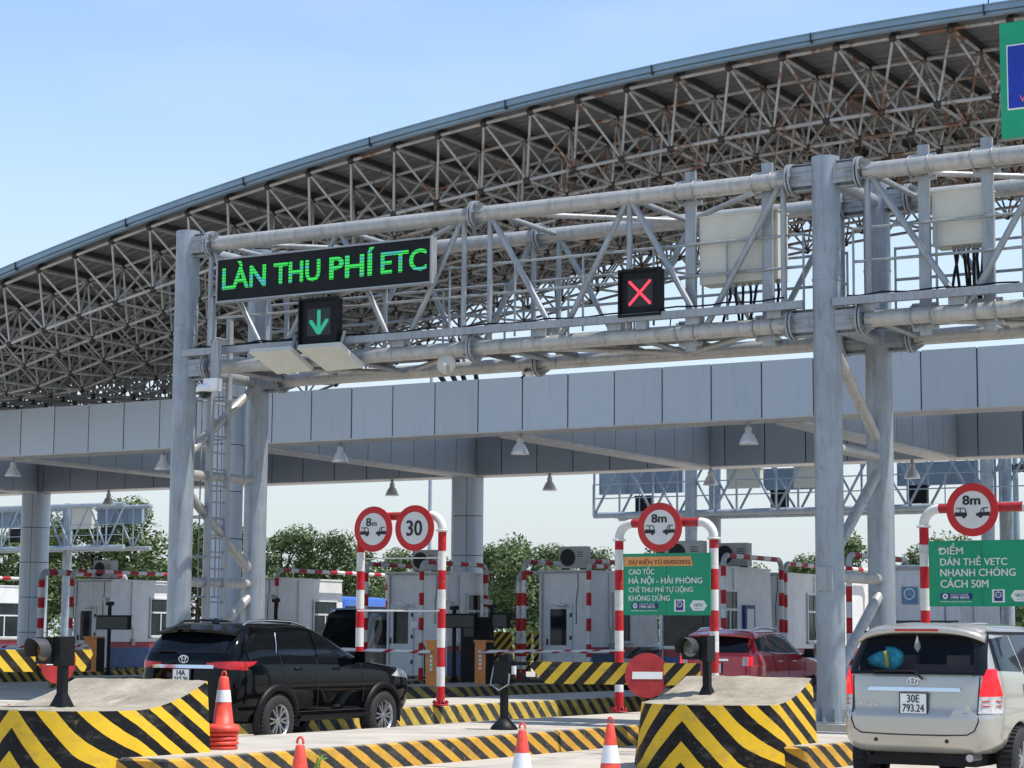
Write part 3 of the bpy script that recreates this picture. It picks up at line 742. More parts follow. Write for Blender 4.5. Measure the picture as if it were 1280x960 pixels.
# columns clad in rings
def ring_column(x, y, r, top, cap):
    core = MB().tube((x, y, .3), (x, y, top), r - .03, 24).build('canopy_column', m_dark, can)
    z = .33
    while z < top - .2:
        h = min(1.3, top - z)
        sh = MB(); n = 32; vs = []
        for zz in (z + .012, z + h - .012):
            for k in range(n + 1):
                a = -1.05 + (2*pi - .03) * k / n; vs.append((x + r*cos(a), y + r*sin(a), zz))
        sh.add(vs, [(k, k+1, n+1+k+1, n+1+k) for k in range(n)], sm=True); sh.build('cladding_ring', m_panel, core); z += 1.3
    if cap:
        zc = roof_low(x, y)
        cp = MB().lathe([(r*.66, top), (r*.66, top + .15), (r*.98, top + .42), (r*.98, top + .47), (0, top + .47)], 20, (x, y, 0))
        cp.build('column_cap', m_rusty_cap, core)
        pz = MB(); ap = (x, y, top + .95)
        for k in range(4):
            a = pi/4 + k*pi/2; pz.bar((x + .42*cos(a), y + .42*sin(a), top + .47), ap, .05, .16)
            pz.bar(ap, (x + 1.0*cos(a), y + 1.0*sin(a), zc + .05), .09, .09)
        pz.build('bearing_frame', m_node, core)
# the arched roof: space frame
YR, SX, SY, TD = 40.0, 1.23, 1.87, 1.27
NX0, NX1, NYR = -20, 31, 10
XO = -16.92
def arch(x): return 13.94 - .0045 * (max(x, -42.5) + 12.34) ** 2 + min(0, x + 42.5) * .02
def tilt(y): return max(0, y - 45) * .085
def roof_top(x, y): return arch(x) + tilt(y)
def roof_low(x, y): return arch(x) - TD + tilt(y)
def tn(i, j): x = XO - SX * i; y = YR + SY * j; return Vector((x, y, roof_top(x, y)))
def ln(i, j): x = XO - SX * (i + .5); y = YR + SY * (j + .5); return Vector((x, y, roof_low(x, y)))
m_rusty_cap = mat('rusty_cap', (0.50, 0.46, 0.40), .6, dirt=(.30, .14, .07))
cyl = MB().tube((0, 0, 0), (0, 0, 1), 1, 8).data('strut'); cyl.materials.append(m_rust)
members = []
I0, I1 = -14, 38
for j in range(NYR + 1):
    for i in range(I0, I1):
        members.append((tn(i, j), tn(i + 1, j), .044))
        if j < NYR: members.append((tn(i, j), tn(i, j + 1), .04))
for j in range(NYR):
    for i in range(I0, I1):
        members.append((ln(i, j), ln(i + 1, j), .044))
        if j < NYR - 1: members.append((ln(i, j), ln(i, j + 1), .04))
        for a, b in ((0, 0), (1, 0), (0, 1), (1, 1)): members.append((ln(i, j), tn(i + a, j + b), .031))
def px(v):
    d = v - EYE; z = d.dot(_F); return 640 + 2608 * d.dot(_R) / z, 480 - 2608 * d.dot(_U) / z, z
def key(mm):
    a, b, r = mm; m = (a + b) / 2; x, y, z = px(m)
    inside = -20 < x < 1300 and -20 < y < 520
    return (0 if inside else 1, m.y)
members.sort(key=key)
def shorten(a, b, e=.07):
    d = (b - a).normalized() * e; return a + d, b - d
for a, b, r in members[:300]:
    a, b = shorten(a, b); d = b - a
    mw = Matrix.Translation(a) @ d.to_track_quat('Z', 'Y').to_matrix().to_4x4() @ Matrix.Diagonal((r, r, d.length, 1))
    link('strut', cyl, can, mw)
rest = MB()
for a, b, r in members[300:]:
    a, b = shorten(a, b); rest.tube(a, b, r, 6, caps=False)
stuff(rest.build('space_frame_struts', m_rust, can))
nodes = MB()
for j in range(NYR + 1):
    for i in range(I0, I1 + 1):
        for p in ((tn(i, j),) if j == NYR else (tn(i, j), ln(i, j))):
            nodes.lathe([(0, -.1), (.075, -.065), (.1, 0), (.075, .065), (0, .1)], 8, p)
stuff(nodes.build('space_frame_nodes', m_node, can))
# purlins and roof sheets with ribs
pur = MB()
for i in range(I0, I1 + 1):
    for j in range(NYR):
        a, b = tn(i, j) + Vector((0, 0, .13)), tn(i, j + 1) + Vector((0, 0, .13)); pur.bar(a, b, .07, .12)
for j in range(NYR + 1):
    for i in range(I0, I1 + 1):
        p = tn(i, j); pur.tube(p, p + Vector((0, 0, .08)), .03, 6)
stuff(pur.build('purlins', m_purlin, can))
YA, YB = YR - .35, YR + SY * NYR + .5
sh = MB()
rib = []
yy = YA
while yy < YB: rib += [(yy, 0), (yy + .22, 0), (yy + .25, .045), (yy + .31, .045)]; yy += .34
rib.append((YB, 0))
for s_ in range(I0, I1):
    xa, xb = XO - SX * s_, XO - SX * (s_ + 1)
    vs = [(x, y, roof_top(x, y) + .195 + dz) for x in (xa, xb) for y, dz in rib]; n = len(rib)
    sh.add(vs, [(k, k + 1, n + k + 1, n + k) for k in range(n - 1)])
sh.build('roof_sheet', m_sheet, can)
tr = MB()
for s_ in range(I0, I1):
    for q in range(2):
        xa, xb = XO - SX * (s_ + q/2), XO - SX * (s_ + (q + 1)/2)
        za, zb = roof_top(xa, YA), roof_top(xb, YA)
        for lo, hi, yo in ((.05, .11, -.02), (.12, .235, -.09), (.235, .262, -.12)):
            tr.add([(xa, YA + yo, za + lo), (xb, YA + yo, zb + lo), (xb, YA + yo, zb + hi), (xa, YA + yo, za + hi),
                    (xa, YA + .12, za + lo), (xb, YA + .12, zb + lo), (xb, YA + .12, zb + hi), (xa, YA + .12, za + hi)],
                   [(0, 3, 2, 1), (4, 5, 6, 7), (3, 7, 6, 2), (0, 1, 5, 4)])
tr.build('eaves_gutter', m_trim, can)
for i in range(I0 + 1, I1, 3):
    x = XO - SX * i - .4; z = roof_top(x, YA)
    MB().bb(x - .01, x + .01, YA - .125, YA + .1, z + .05, z + .267).build('gutter_joint', m_purlin, can)
rod = MB()
for x in (-13.3, -12.1):
    z = roof_top(x, 42); rod.tube((x, 42, z), (x + .35, 42, z + 1.6), .014, 6)
rod.build('lightning_rod', m_purlin, can)
for x in (-55.3, -36.2, -8.0):
    ring_column(x, 45.85, .53, 9.3, x > -50)
    # narrow neck behind, wide column below the rear beam
    c_ = MB().tube((x, 58.9, 6.9), (x, 58.9, 9.0), .26, 20).build('column_neck', m_panel, can)
    ring_column(x, 58.75, .53, 6.83, False)
    cp = MB().lathe([(.26, 9.0), (.5, 9.15), (.5, 9.2), (0, 9.2)], 18, (x, 58.9, 0))
    for k in range(4):
        a = pi/4 + k*pi/2; cp.bar((x + .35*cos(a), 58.9 + .35*sin(a), 9.2), (x + .9*cos(a), 57.2 + .9*sin(a), roof_low(x, 57)), .12, .12)
    cp.build('column_cap', m_node, can)
# high bay lamps under the beams
def bay_lamp(x, y, z, label, m=None):
    t = thing('high_bay_lamp', label, 'lamp', (x, y, z), group='bell shaped lamps under the canopy beams')
    MB().tube((x, y, z), (x, y, z - .14), .05, 10).build('stem', m_galv, t)
    MB().lathe([(.06, -.12), (.085, -.14), (.085, -.26), (.14, -.32), (.225, -.50), (.235, -.55), (.225, -.55), (.13, -.33), (0, -.27)], 24, (x, y, z)).build('reflector', m_hood, t)
    MB().lathe([(.222, -.545), (.1, -.535), (0, -.53)], 20, (x, y, z)).build('glass', mat('lamp_glass', (.6, .6, .58), .2), t)
    return t
L0_ = bay_lamp(-38.95, 46.5, 6.84, 'bell shaped lamp under the front beam, just left of the left gantry column')
for x, y, lb in ((-44.75, 46.5, 'bell shaped lamp under the front beam, cut off by the left edge of the photo'),
                 (-32.74, 46.5, 'bell shaped lamp under the front beam, above the black SUV'),
                 (-27.07, 46.5, 'bell shaped lamp under the front beam, in the middle of the photo'),
                 (-20.64, 46.5, 'bell shaped lamp under the front beam, left of the right gantry column'),
                 (-51.6, 58.6, 'dark bell shaped lamp under the rear beam, beside the left canopy column'),
                 (-39.1, 58.6, 'dark bell shaped lamp under the rear beam, above the two round signs'),
                 (-33.0, 58.6, 'dark bell shaped lamp under the rear beam, right of the middle canopy column'),
                 (-27.3, 58.6, 'dark bell shaped lamp under the rear beam, above the DỰ KIẾN TỪ board'),
                 (-20.8, 58.6, 'dark bell shaped lamp under the rear beam, right of the tall gantry columns')):
    dup(L0_, (x, y, 6.84), lb)

# ------------------------------------------------------------------ signs on striped pipe frames
def flat_text(txt, x, z, w, h, m, parent, y, bold=.02, name='lettering'):
    return lettering(txt, x, z, m, parent, ((0, y, 0), FRONT), w=w, h=h, bold=bold, ext=.002, name=name)
def pipe_frame(xl, xr, y, ztop, base, label, r=.078, wires=()):
    """goal shaped frame of striped pipe with white elbows"""
    t = thing('goal_post_stand', label, 'sign post frame', ((xl + xr)/2, y, base))
    zf = ztop - .30
    for x, s in ((xl, 1), (xr, -1)):
        p = MB().path([(x, y, base), (x, y, zf)], r, 18, v0=.0); p.build('post', m_rw, t)
        MB().path([(x + s*(.27 - .27*cos(a)), y, zf + .03 + .27*sin(a)) for a in [pi/2*k/8 for k in range(9)]], r*1.02, 18).build('elbow', m_white, t)
        fl = MB().lathe([(0, 0), (r*1.5, 0), (r*1.5, .035), (0, .035)], 18, (x, y, zf - .01)); fl.build('collar', m_white, t)
        bp = MB().lathe([(0, 0), (r*1.9, 0), (r*1.9, .03), (0, .03)], 18, (x, y, base))
        for k in range(6):
            a = k*pi/3; bp.tube((x + r*1.55*cos(a), y + r*1.55*sin(a), base), (x + r*1.55*cos(a), y + r*1.55*sin(a), base + .09), .018, 6)
            bp.bar((x + r*cos(a+.5), y + r*sin(a+.5), base + .08), (x + r*1.6*cos(a+.5), y + r*1.6*sin(a+.5), base + .03), .012, .1)
        bp.build('base_plate', m_redp, t)
    MB().tube((xl + .27, y, zf + .30), (xr - .27, y, zf + .30), r, 18, v0=.05).build('top_bar', m_redp, t)
    for z, rr in wires: MB().tube((xl, y - r, z), (xr, y - r, z), rr, 8).build('wire', m_white, t)
    return t
m_redp = mat('red_paint', (0.40, 0.02, 0.03), .5, var=.15, scale=8)

def round_sign(cx, cz, y, d, label, kind, squash=1.0):
    t = thing('round_sign', label, 'road sign', (cx, y, cz - d/2)); r = d/2; FA = FRONT
    MB().lathe([(0, 0), (r, 0), (r, .02), (r*.70, .02)], 48, (cx, y, cz), FA, sm=False).build('red_ring', m_sred, t)
    MB().lathe([(r*.705, .022), (0, .022)], 48, (cx, y, cz), FA, sm=False).build('white_disc', m_swhite, t)
    pl = ((0, y - .026, 0), FRONT)
    if kind == '30':
        lettering('30', cx, cz - r*.33, m_blackp, t, pl, w=r*.78, h=r*.66, bold=.035, ext=.002, cx=True)
    else:
        if kind == '8s':
            lettering('8', cx - r*.36, cz + r*.13, m_blackp, t, pl, w=r*.25, h=r*.36, bold=.03, ext=.002)
            lettering('m', cx - r*.06, cz + r*.13, m_blackp, t, pl, w=r*.25, h=r*.16, bold=.01, ext=.002)
        else:
            lettering('8m', cx - r*.02, cz + r*.19, m_blackp, t, pl, w=r*.66, h=r*.34, bold=.05, ext=.002, cx=True)
        # two cars nose to tail
        z0 = cz - r*.22; yy = y - .022
        for s, nm in ((-1, 0), (1, 1)):
            o = lambda a, b: (cx + s*a*r, z0 + b*r)
            def poly(P):
                P = [o(*q) for q in P]
                if s == -1: P = P[::-1]
                return P
            xe = .69 * (1 if True else 1)
            if s == -1: car = [(.20, -.02), (.20, .10), (.215, .12), (.66, .14), (.68, -.02)]; roof = [(.22, .12), (.24, .24), (.30, .30), (.62, .30), (.62, .265), (.31, .265), (.27, .23), (.255, .12)]
            else: car = [(.15, .0), (.17, .09), (.30, .12), (.68, .13), (.685, -.02), (.17, -.02)]; roof = [(.29, .11), (.37, .25), (.44, .30), (.62, .30), (.62, .265), (.45, .265), (.40, .235), (.33, .11)]
            mm = MB(); mm.prism(poly(car), (0, yy, 0), FRONT, .006); mm.prism(poly(roof), (0, yy, 0), FRONT, .006)
            mm.prism(poly([(.44, .12), (.44, .28), (.47, .28), (.47, .12)]), (0, yy, 0), FRONT, .007)
            wx = cx + s*.32*r
            mm.prism([(wx + .075*r*cos(a), z0 - .02*r + .075*r*sin(a)) for a in [2*pi*k/14 for k in range(14)]], (0, yy, 0), FRONT, .008)
            mm.build('car_symbol', m_blackp, t)
    MB().bb(cx - .05, cx + .05, y + .0, y + .07, cz - .1, cz + .1).build('bracket', m_galv, t)
    return t
FY = 33.3
def P_(x, y, Y=FY): return on(1, Y, x, y)
# frame 1 (two round signs)
a, b = P_(451, 700), P_(552.5, 700)
f1 = pipe_frame(a.x, b.x, FY, P_(552, 645).z + .02, .33, 'red and white pipe frame carrying two round signs, beside the black SUV',
                wires=((P_(500, 698).z, .012), (P_(500, 763.5).z, .016)))
for cx_, cy_, kd, lb in ((471.5, 661.8, '8s', 'round red ringed sign with 8m between two small cars, left of the 30 sign'), (523, 660.5, '30', 'round red ringed speed limit sign reading 30')):
    q = P_(cx_, cy_); round_sign(q.x, q.z, FY - .12, .87, lb, kd)
# frame 2
a, b = P_(774, 700), P_(892.5, 700)
pipe_frame(a.x, b.x, FY, P_(774, 659).z + .06, .30, 'red and white pipe frame holding the DỰ KIẾN TỪ 05/05/2022 board')
q = P_(829.5, 659.5); round_sign(q.x, q.z, FY - .14, .87, 'round red ringed 8m sign above the DỰ KIẾN TỪ 05/05/2022 board', '8')
# frame 3
a = P_(1155.5, 700); c3 = P_(1219, 637.8)
pipe_frame(a.x, a.x + 1.95, FY, P_(1155, 640).z + .05, .30, 'red and white pipe frame holding the ĐIỂM DÁN THẺ VETC board')
round_sign(c3.x, c3.z, FY - .14, .87, 'round red ringed 8m sign above the ĐIỂM DÁN THẺ VETC board', '8')

def small_marks(t, x, z, W, y):
    """hotline strip, blue square emblem and white arrow tag along the bottom of a board; W = board width"""
    k = W / 1.74
    MB().bb(x + .155*k, x + .38*k + .32*k, y - .004, y, z + .10, z + .20).build('hotline_strip', m_navy, t)
    MB().lathe([(.045, 0), (.045, .004), (.02, .004), (.02, 0)], 20, (x + .235*k, y - .004, z + .15), FRONT, sm=False).build('phone_symbol', m_print, t)
    flat_text('HOTLINE', x + .33*k, z + .163, .30*k, .028, m_print, t, y - .006, .0)
    flat_text('1900 6010', x + .33*k, z + .112, .31*k, .042, m_print, t, y - .006, .03)
    flat_text('www.vetc.com.vn', x + .03*k + .12*k, z + .052, .53*k, .026, m_print, t, y - .003, .0)
    pl = [(-.105, -.105), (.105, -.105), (.105, .105), (-.105, .105)]
    MB().prism([(x + 1.14*k + a, z + .155 + b) for a, b in pl], (0, y, 0), FRONT, .004).build('emblem_plate', m_print, t)
    MB().prism([(x + 1.14*k + a*.66, z + .155 + b*.8) for a, b in pl], (0, y - .004, 0), FRONT, .003).build('emblem_field', m_navy, t)
    MB().lathe([(.040, 0), (.040, .003), (.052, .003), (.052, 0)], 24, (x + 1.14*k, y - .007, z + .175), FRONT, sm=False).build('emblem_ring', m_print, t)
    em = MB()
    for a in (90, 210, 330): em.bar((x + 1.14*k, y - .009, z + .175), (x + 1.14*k + .04*cos(radians(a)), y - .009, z + .175 + .04*sin(radians(a))), .003, .012, up=(0, 1, 0))
    em.build('emblem_spokes', m_print, t)
    hx = [(1.34, .155), (1.41, .245), (1.62, .245), (1.69, .155), (1.62, .065), (1.41, .065)]
    MB().prism([(x + a*k, z + b) for a, b in hx], (0, y, 0), FRONT, .004).build('tag_plate', m_print, t)
    flat_text('VETC', x + 1.42*k, z + .135, .19*k, .05, m_teal, t, y - .006, .01)
    MB().bb(x + 1.44*k, x + 1.59*k, y - .006, y - .004, z + .10, z + .106).build('tag_line', m_teal, t)
m_teal = mat('teal_print', (.05, .25, .2), .5)
def board(x0, x1, z0, z1, y, label):
    t = thing('green_board', label, 'sign board', ((x0 + x1)/2, y, z0))
    MB().bb(x0, x1, y, y + .03, z0, z1).build('panel', m_sgreen, t)
    ed = MB()
    for a in ((x0 - .012, x1 + .012, z1, z1 + .014), (x0 - .012, x1 + .012, z0 - .014, z0)): ed.bb(a[0], a[1], y - .006, y + .035, a[2], a[3])
    for a in ((x0 - .012, x0), (x1, x1 + .012)): ed.bb(a[0], a[1], y - .006, y + .035, z0, z1)
    ed.build('edge_trim', m_sgreen, t)
    MB().bb((x0+x1)/2 - .004, (x0+x1)/2 + .004, y - .003, y, z0, z1).build('panel_seam', mat('dark_green', (.0, .2, .1), .5), t)
    return t
def rows(t, y, lst):
    for txt, xa, xb, yt, yb, m, bold in lst:          # ink box in photo pixels
        A, B = on(1, y, xa, (yt + yb)/2), on(1, y, xb, (yt + yb)/2); xm = (xa + xb)/2
        flat_text(txt, A.x, on(1, y, xm, yb).z, B.x - A.x, on(1, y, xm, yt).z - on(1, y, xm, yb).z, m, t, y - .004, bold)
BY = FY - .10
a, b, c_, d = on(1, BY, 780, 693), on(1, BY, 887, 692), on(1, BY, 780, 768), on(1, BY, 887, 768)
x0, x1, z0, z1 = a.x, b.x, (c_.z + d.z)/2, (a.z + b.z)/2
g1 = board(x0, x1, z0, z1, BY, 'green sign board with orange strip reading DỰ KIẾN TỪ 05/05/2022')
W, Hh = x1 - x0, z1 - z0
MB().prism([(x0 + .01, z1 - .04*Hh), (x0 + .01, z1 - .20*Hh), (x0 + .81*W, z1 - .20*Hh), (x0 + .785*W, z1 - .04*Hh)][::-1], (0, BY - .002, 0), FRONT, .004).build('orange_strip', m_sorange, g1)
def line(t, txt, fx0, fx1, fz0, fz1, m=m_print, bold=.03, box=None):
    X0, W_, Z1, H_, Y_ = box
    flat_text(txt, X0 + fx0*W_, Z1 - fz1*H_, (fx1 - fx0)*W_, (fz1 - fz0)*H_, m, t, Y_ - .006, bold)
bx = (x0, W, z1, Hh, BY)
line(g1, 'DỰ KIẾN TỪ 05/05/2022', .065, .78, .065, .185, m_brown, .03, bx)
line(g1, 'CAO TỐC', .06, .36, .195, .335, box=bx)
line(g1, 'HÀ NỘI - HẢI PHÒNG', .06, .915, .36, .515, box=bx, bold=.04)
line(g1, 'CHỈ THU PHÍ TỰ ĐỘNG', .06, .81, .52, .655, box=bx)
line(g1, 'KHÔNG DỪNG', .06, .54, .655, .775, box=bx)
small_marks(g1, x0, z0, W, BY - .003)
a = on(1, BY, 1161.5, 677); x0 = a.x; x1 = x0 + 1.76; z1 = a.z - .005; z0 = on(1, BY, 1163, 757).z; W, Hh = x1 - x0, z1 - z0
g2 = board(x0, x1, z0, z1, BY, 'green sign board reading ĐIỂM DÁN THẺ VETC NHANH CHÓNG CÁCH 50M')
bx = (x0, W, z1, Hh, BY)
MB().bb(x0 + .085*W, x0 + .135*W, BY - .012, BY - .004, z1 - .132*Hh, z1 - .112*Hh).build('lettering', m_print, g2)
line(g2, 'DIỂM', .10, .325, .03, .20, box=bx); line(g2, 'DÁN THẺ VETC', .105, .74, .225, .375, box=bx)
line(g2, 'NHANH CHÓNG', .105, .815, .40, .545, box=bx); line(g2, 'CÁCH 50M', .105, .56, .57, .72, box=bx)
small_marks(g2, x0 + .03, z0, W*.97, BY - .003)

# ------------------------------------------------------------------ signal lamps on the crash blocks
def block_lamp(x, y, z, label, lens, ztop):
    t = thing('block_signal', label, 'traffic light', (x, y, z))
    MB().bb(x - .045, x + .045, y - .045, y + .045, z, ztop - .05).build('pole', m_black, t)
    ft = MB().box((x, y, z + .015), (.26, .26, .03)); ft.box((x, y, z + .1), (.2, .2, .15), taper=(.45, .45)); ft.build('foot', m_black, t)
    MB().bb(x - .04, x + .06, y - .12, y + .12, ztop - .33, ztop).build('bracket', m_black, t)
    d = Vector((-.12, -.99, 0)); s = d.cross(Z3) * -1; c = Vector((x - .17, y - .06, ztop - .16)); ax = (s, Z3, d)
    MB().box(c, (.27, .30, .14), ax).build('housing', m_black, t)
    MB().lathe([(0, .075), (.11, .075), (.115, .07)], 24, c, ax).build('lens', lens, t)
    hd = MB(); n = 20; vs = []
    for k in range(n + 1):
        a = radians(-30) + radians(240) * k / n
        for r_, h_ in ((.135, .07), (.14, .30 - .10 * abs(sin((a - pi/2) / 2)))): vs.append(c + ax[0]*(r_*cos(a)) + ax[1]*(r_*sin(a)) + ax[2]*h_)
    hd.add(vs, [(2*k, 2*k+2, 2*k+3, 2*k+1) for k in range(n)], sm=True); hd.build('visor', mat('visor_black', (.05, .05, .052), .5), t)
    return t
g = N('amber_lens'); g.b.inputs['Roughness'].default_value = .35
vo = g.n('TexVoronoi', Scale=60); g.l(g.n('NewGeometry').outputs['Position'], vo.inputs['Vector'])
g.col(g.mix(g.ramp(vo.outputs[0], .25, .5), (.55, .26, .10), (.12, .06, .03))); m_amber = g.m
m_clear = mat('grey_lens', (.16, .18, .17), .25, var=.3, scale=30)
block_lamp(-16.36, 17.9, .79, 'black signal lamp with an amber lens on the left chevron crash block', m_amber, 1.60)
block_lamp(-11.66, 24.9, .84, 'black signal lamp with a grey lens on the right chevron crash block', m_clear, 1.66)

# ------------------------------------------------------------------ cones
def cone(x, y, z, label, rz=0, bands=True, group=None):
    t = thing('traffic_cone', label, 'traffic cone', (x, y, z), rz, group)
    pr = [(.115, .10), (.165, .035), (.20, .03), (.20, .0)]
    MB().box((x, y, z + .02), (.40, .40, .04)).build('base', m_conebase, t)
    H0 = .70; r = lambda h: .145 - .105 * h / H0
    MB().lathe([(0, H0), (r(H0) * .8, H0), (r(H0), H0 - .012), (r(.47), .47)], 24, (x, y, z)).build('upper_shell', m_cone, t)
    MB().lathe([(r(.47) + .003, .47), (r(.28) + .003, .28)], 24, (x, y, z)).build('white_band', m_conew, t)
    MB().lathe([(r(.28), .28), (r(.05), .05), (.19, .04)], 24, (x, y, z)).build('lower_shell', m_cone, t)
    MB().path([(x + .033*cos(a), y, z + H0 + .025 + .04*sin(a)) for a in [-.4 + (pi + .8)*k/12 for k in range(13)]], .011, 8).build('handle', m_cone, t)
    return t
m_conebase = mat('cone_base', (.045, .05, .045), .8)
def ground(x, ytop, h):       # place by the top of a thing of height h standing on the road
    p = on(2, h, x, ytop); return p.x, p.y
x, y = ground(653, 904, .765); cone(x, y, 0, 'orange traffic cone standing between the island and the lower right crash block', .1)
x, y = ground(763, 897, .765); cone(x, y, 0, 'orange traffic cone right beside the lower right crash block', -.1)
x, y = ground(375.5, 921.5, .765); cone(x, y, 0, 'orange traffic cone on the road in front of the black SUV', .3)
x, y = on(2, .16, 2, 944).x, on(2, .16, 2, 944).y; cone(x, y + .1, -.0, 'orange traffic cone cut off at the lower left corner', .0)
# a stack of cones on the island
sxp = on(2, .3, 278, 936.5)
for k in range(5):
    z = .3 + k * .052
    if k == 4:
        t = thing('traffic_cone', 'topmost orange traffic cone of the stack on the left island', 'traffic cone', (sxp.x, sxp.y, z), group='stacked traffic cones')
        r = lambda h: .135 - .09 * h / .70
        MB().lathe([(0, .64), (.04, .64), (r(.62), .62), (r(.48), .48)], 24, (sxp.x, sxp.y, z)).build('upper_shell', m_cone, t)
        MB().lathe([(r(.48) + .003, .48), (r(.34) + .003, .34)], 24, (sxp.x, sxp.y, z)).build('white_band', m_conew, t)
        MB().lathe([(r(.34), .34), (r(.09), .09), (.15, .085), (.20, .045), (.20, .0), (0, 0)], 24, (sxp.x, sxp.y, z)).build('lower_shell', m_cone, t)
        MB().path([(sxp.x + .03*cos(a), sxp.y, z + .66 + .035*sin(a)) for a in [-.4 + (pi + .8)*q/12 for q in range(13)]], .011, 8).build('handle', m_cone, t)
    else:
        jx, jy = random.uniform(-.008, .008), random.uniform(-.008, .008)
        mb = MB().lathe([(0, .0), (.17, .0), (.188, .01), (.188, .032), (.17, .044), (.13, .048), (0, .048)], 24, (sxp.x + jx, sxp.y + jy, z))
        tag(mb.build('traffic_cone', m_cone), ['lowest cone rim in the stack on the left island', 'second cone rim from the bottom of the stack', 'third cone rim from the bottom of the stack', 'cone rim right under the top cone of the stack'][k], 'traffic cone', 'stacked traffic cones')

# ------------------------------------------------------------------ swing gate arms with chevron boards and no entry discs
def swing_gate(P0, P1, ztop, zbot, label, gap, disc_at, chamfer, dlabel, dz, ddir, dr, posted=True):
    """board arm from a black post at P0 to its free end P1"""
    P0, P1 = Vector(P0), Vector(P1); d = (P1 - P0); Ln = d.length; d.normalize(); nrm = d.cross(Z3); 
    if nrm.dot(EYE - P0) < 0: nrm = -nrm
    t = thing('swing_gate', label, 'barrier', (P0.x, P0.y, 0.3)); H_ = ztop - zbot
    ax = (d, Z3, nrm)
    o = Vector((P0.x, P0.y, zbot)) + nrm * .03
    sh_ = MB().prism([(gap + chamfer, 0), (Ln, 0), (Ln, H_), (gap, H_), (gap - .03, H_ - .06)], o, ax, .02); sh_.build('chevron_board', m_board, t)
    b_ = MB().bar(P0 + Z3*(ztop - .03 - P0.z), P1 + Z3*(ztop - .03 - P1.z), .04, .05)
    b_.bar(P0 + Z3*(zbot + .03 - P0.z), P1 + Z3*(zbot + .03 - P1.z), .04, .05)
    b_.bar(P0 + d*.02 + Z3*(ztop - P0.z - .02), P0 + d*gap*.9 + Z3*(zbot - P0.z + .03), .04, .05); b_.build('arm_frame', m_black, t)
    if posted:
        p = MB().tube((P0.x, P0.y, .3), (P0.x, P0.y, 1.0), .062, 16); p.build('post', m_black, t)
        f = MB().lathe([(0, 0), (.20, 0), (.20, .025), (.075, .16), (0, .16)], 16, (P0.x, P0.y, .3))
        for k in range(4):
            a = k*pi/2 + .3; f.tube((P0.x + .16*cos(a), P0.y + .16*sin(a), .3), (P0.x + .16*cos(a), P0.y + .16*sin(a), .37), .015, 6)
        f.build('foot', m_black, t)
        h_ = MB().box((P0.x, P0.y, 1.12), (.24, .22, .34)); h_.lathe([(.05, .88), (.12, .95)], 16, (P0.x, P0.y, 0)); h_.box((P0.x + .02, P0.y, 1.33), (.16, .14, .08))
        h_.build('motor_housing', m_black, t)
        MB().path([(P0.x - .12, P0.y - .1, 1.2), (P0.x - .16, P0.y - .12, .95), (P0.x, P0.y - .16, .86), (P0.x + .14, P0.y - .12, .95), (P0.x + .14, P0.y - .1, 1.1)], .012, 6).build('cable', m_galv, t)
        MB().box((P0.x + .17, P0.y - .02, 1.15), (.05, .05, .12)).build('latch', m_white, t)
    # the disc
    c = P0 + d * disc_at; c.z = dz; dd = Vector(ddir).normalized(); s = dd.cross(Z3) * -1; A = (s, Z3, dd)
    c = c + dd * .14
    ds = thing('no_entry_sign', dlabel, 'road sign', tuple(c))
    MB().lathe([(0, 0), (dr, 0), (dr, .012), (0, .012)], 40, c, A, sm=False).build('red_disc', m_faded, ds)
    pl = MB().box(c + dd*.016, (dr*1.36, dr*.32, .006), (s, (Z3 + s*.07).normalized(), dd)); pl.build('white_bar', m_print, ds)
    MB().box(c - dd*.07, (.05, .3, .12), A).build('bracket', m_black, ds)
    return t
m_faded = mat('faded_sign_red', (.40, .028, .03), .5, var=.2, scale=5)
P0 = on(2, .3, 630, 912); P1 = on(2, 1.28, 862, 821)
F_ = Vector((-_f.x, -_f.y, 0))
d_ = Vector((_r.x, _r.y, 0)); P1 = P0 + d_ * 2.75 + Vector((_f.x, _f.y, 0)) * -.9
swing_gate((P0.x, P0.y, .3), (P1.x, P1.y, .3), 1.275, .965, 'swing gate with striped board on a black post behind the orange cones', .42, 2.10, .22,
           'round red no entry sign with a white bar, on the striped gate arm', 1.10, (-_f.x + .1, -_f.y, 0), .315)
Q0 = on(2, 1.4, 112, 812); Q1 = Q0 - Vector((_r.x, _r.y, 0)) * 1.75 - Vector((_f.x, _f.y, 0)) * 1.45
swing_gate((Q0.x, Q0.y, .3), (Q1.x, Q1.y, .3), 1.40, 1.09, 'swing gate with striped board behind the amber signal lamp at the left', .0, .60, .1,
           'round red no entry sign turned sideways, behind the amber signal lamp', 1.235, (.78*_r.x - .62*_f.x, .78*_r.y - .62*_f.y, 0), .315, False)

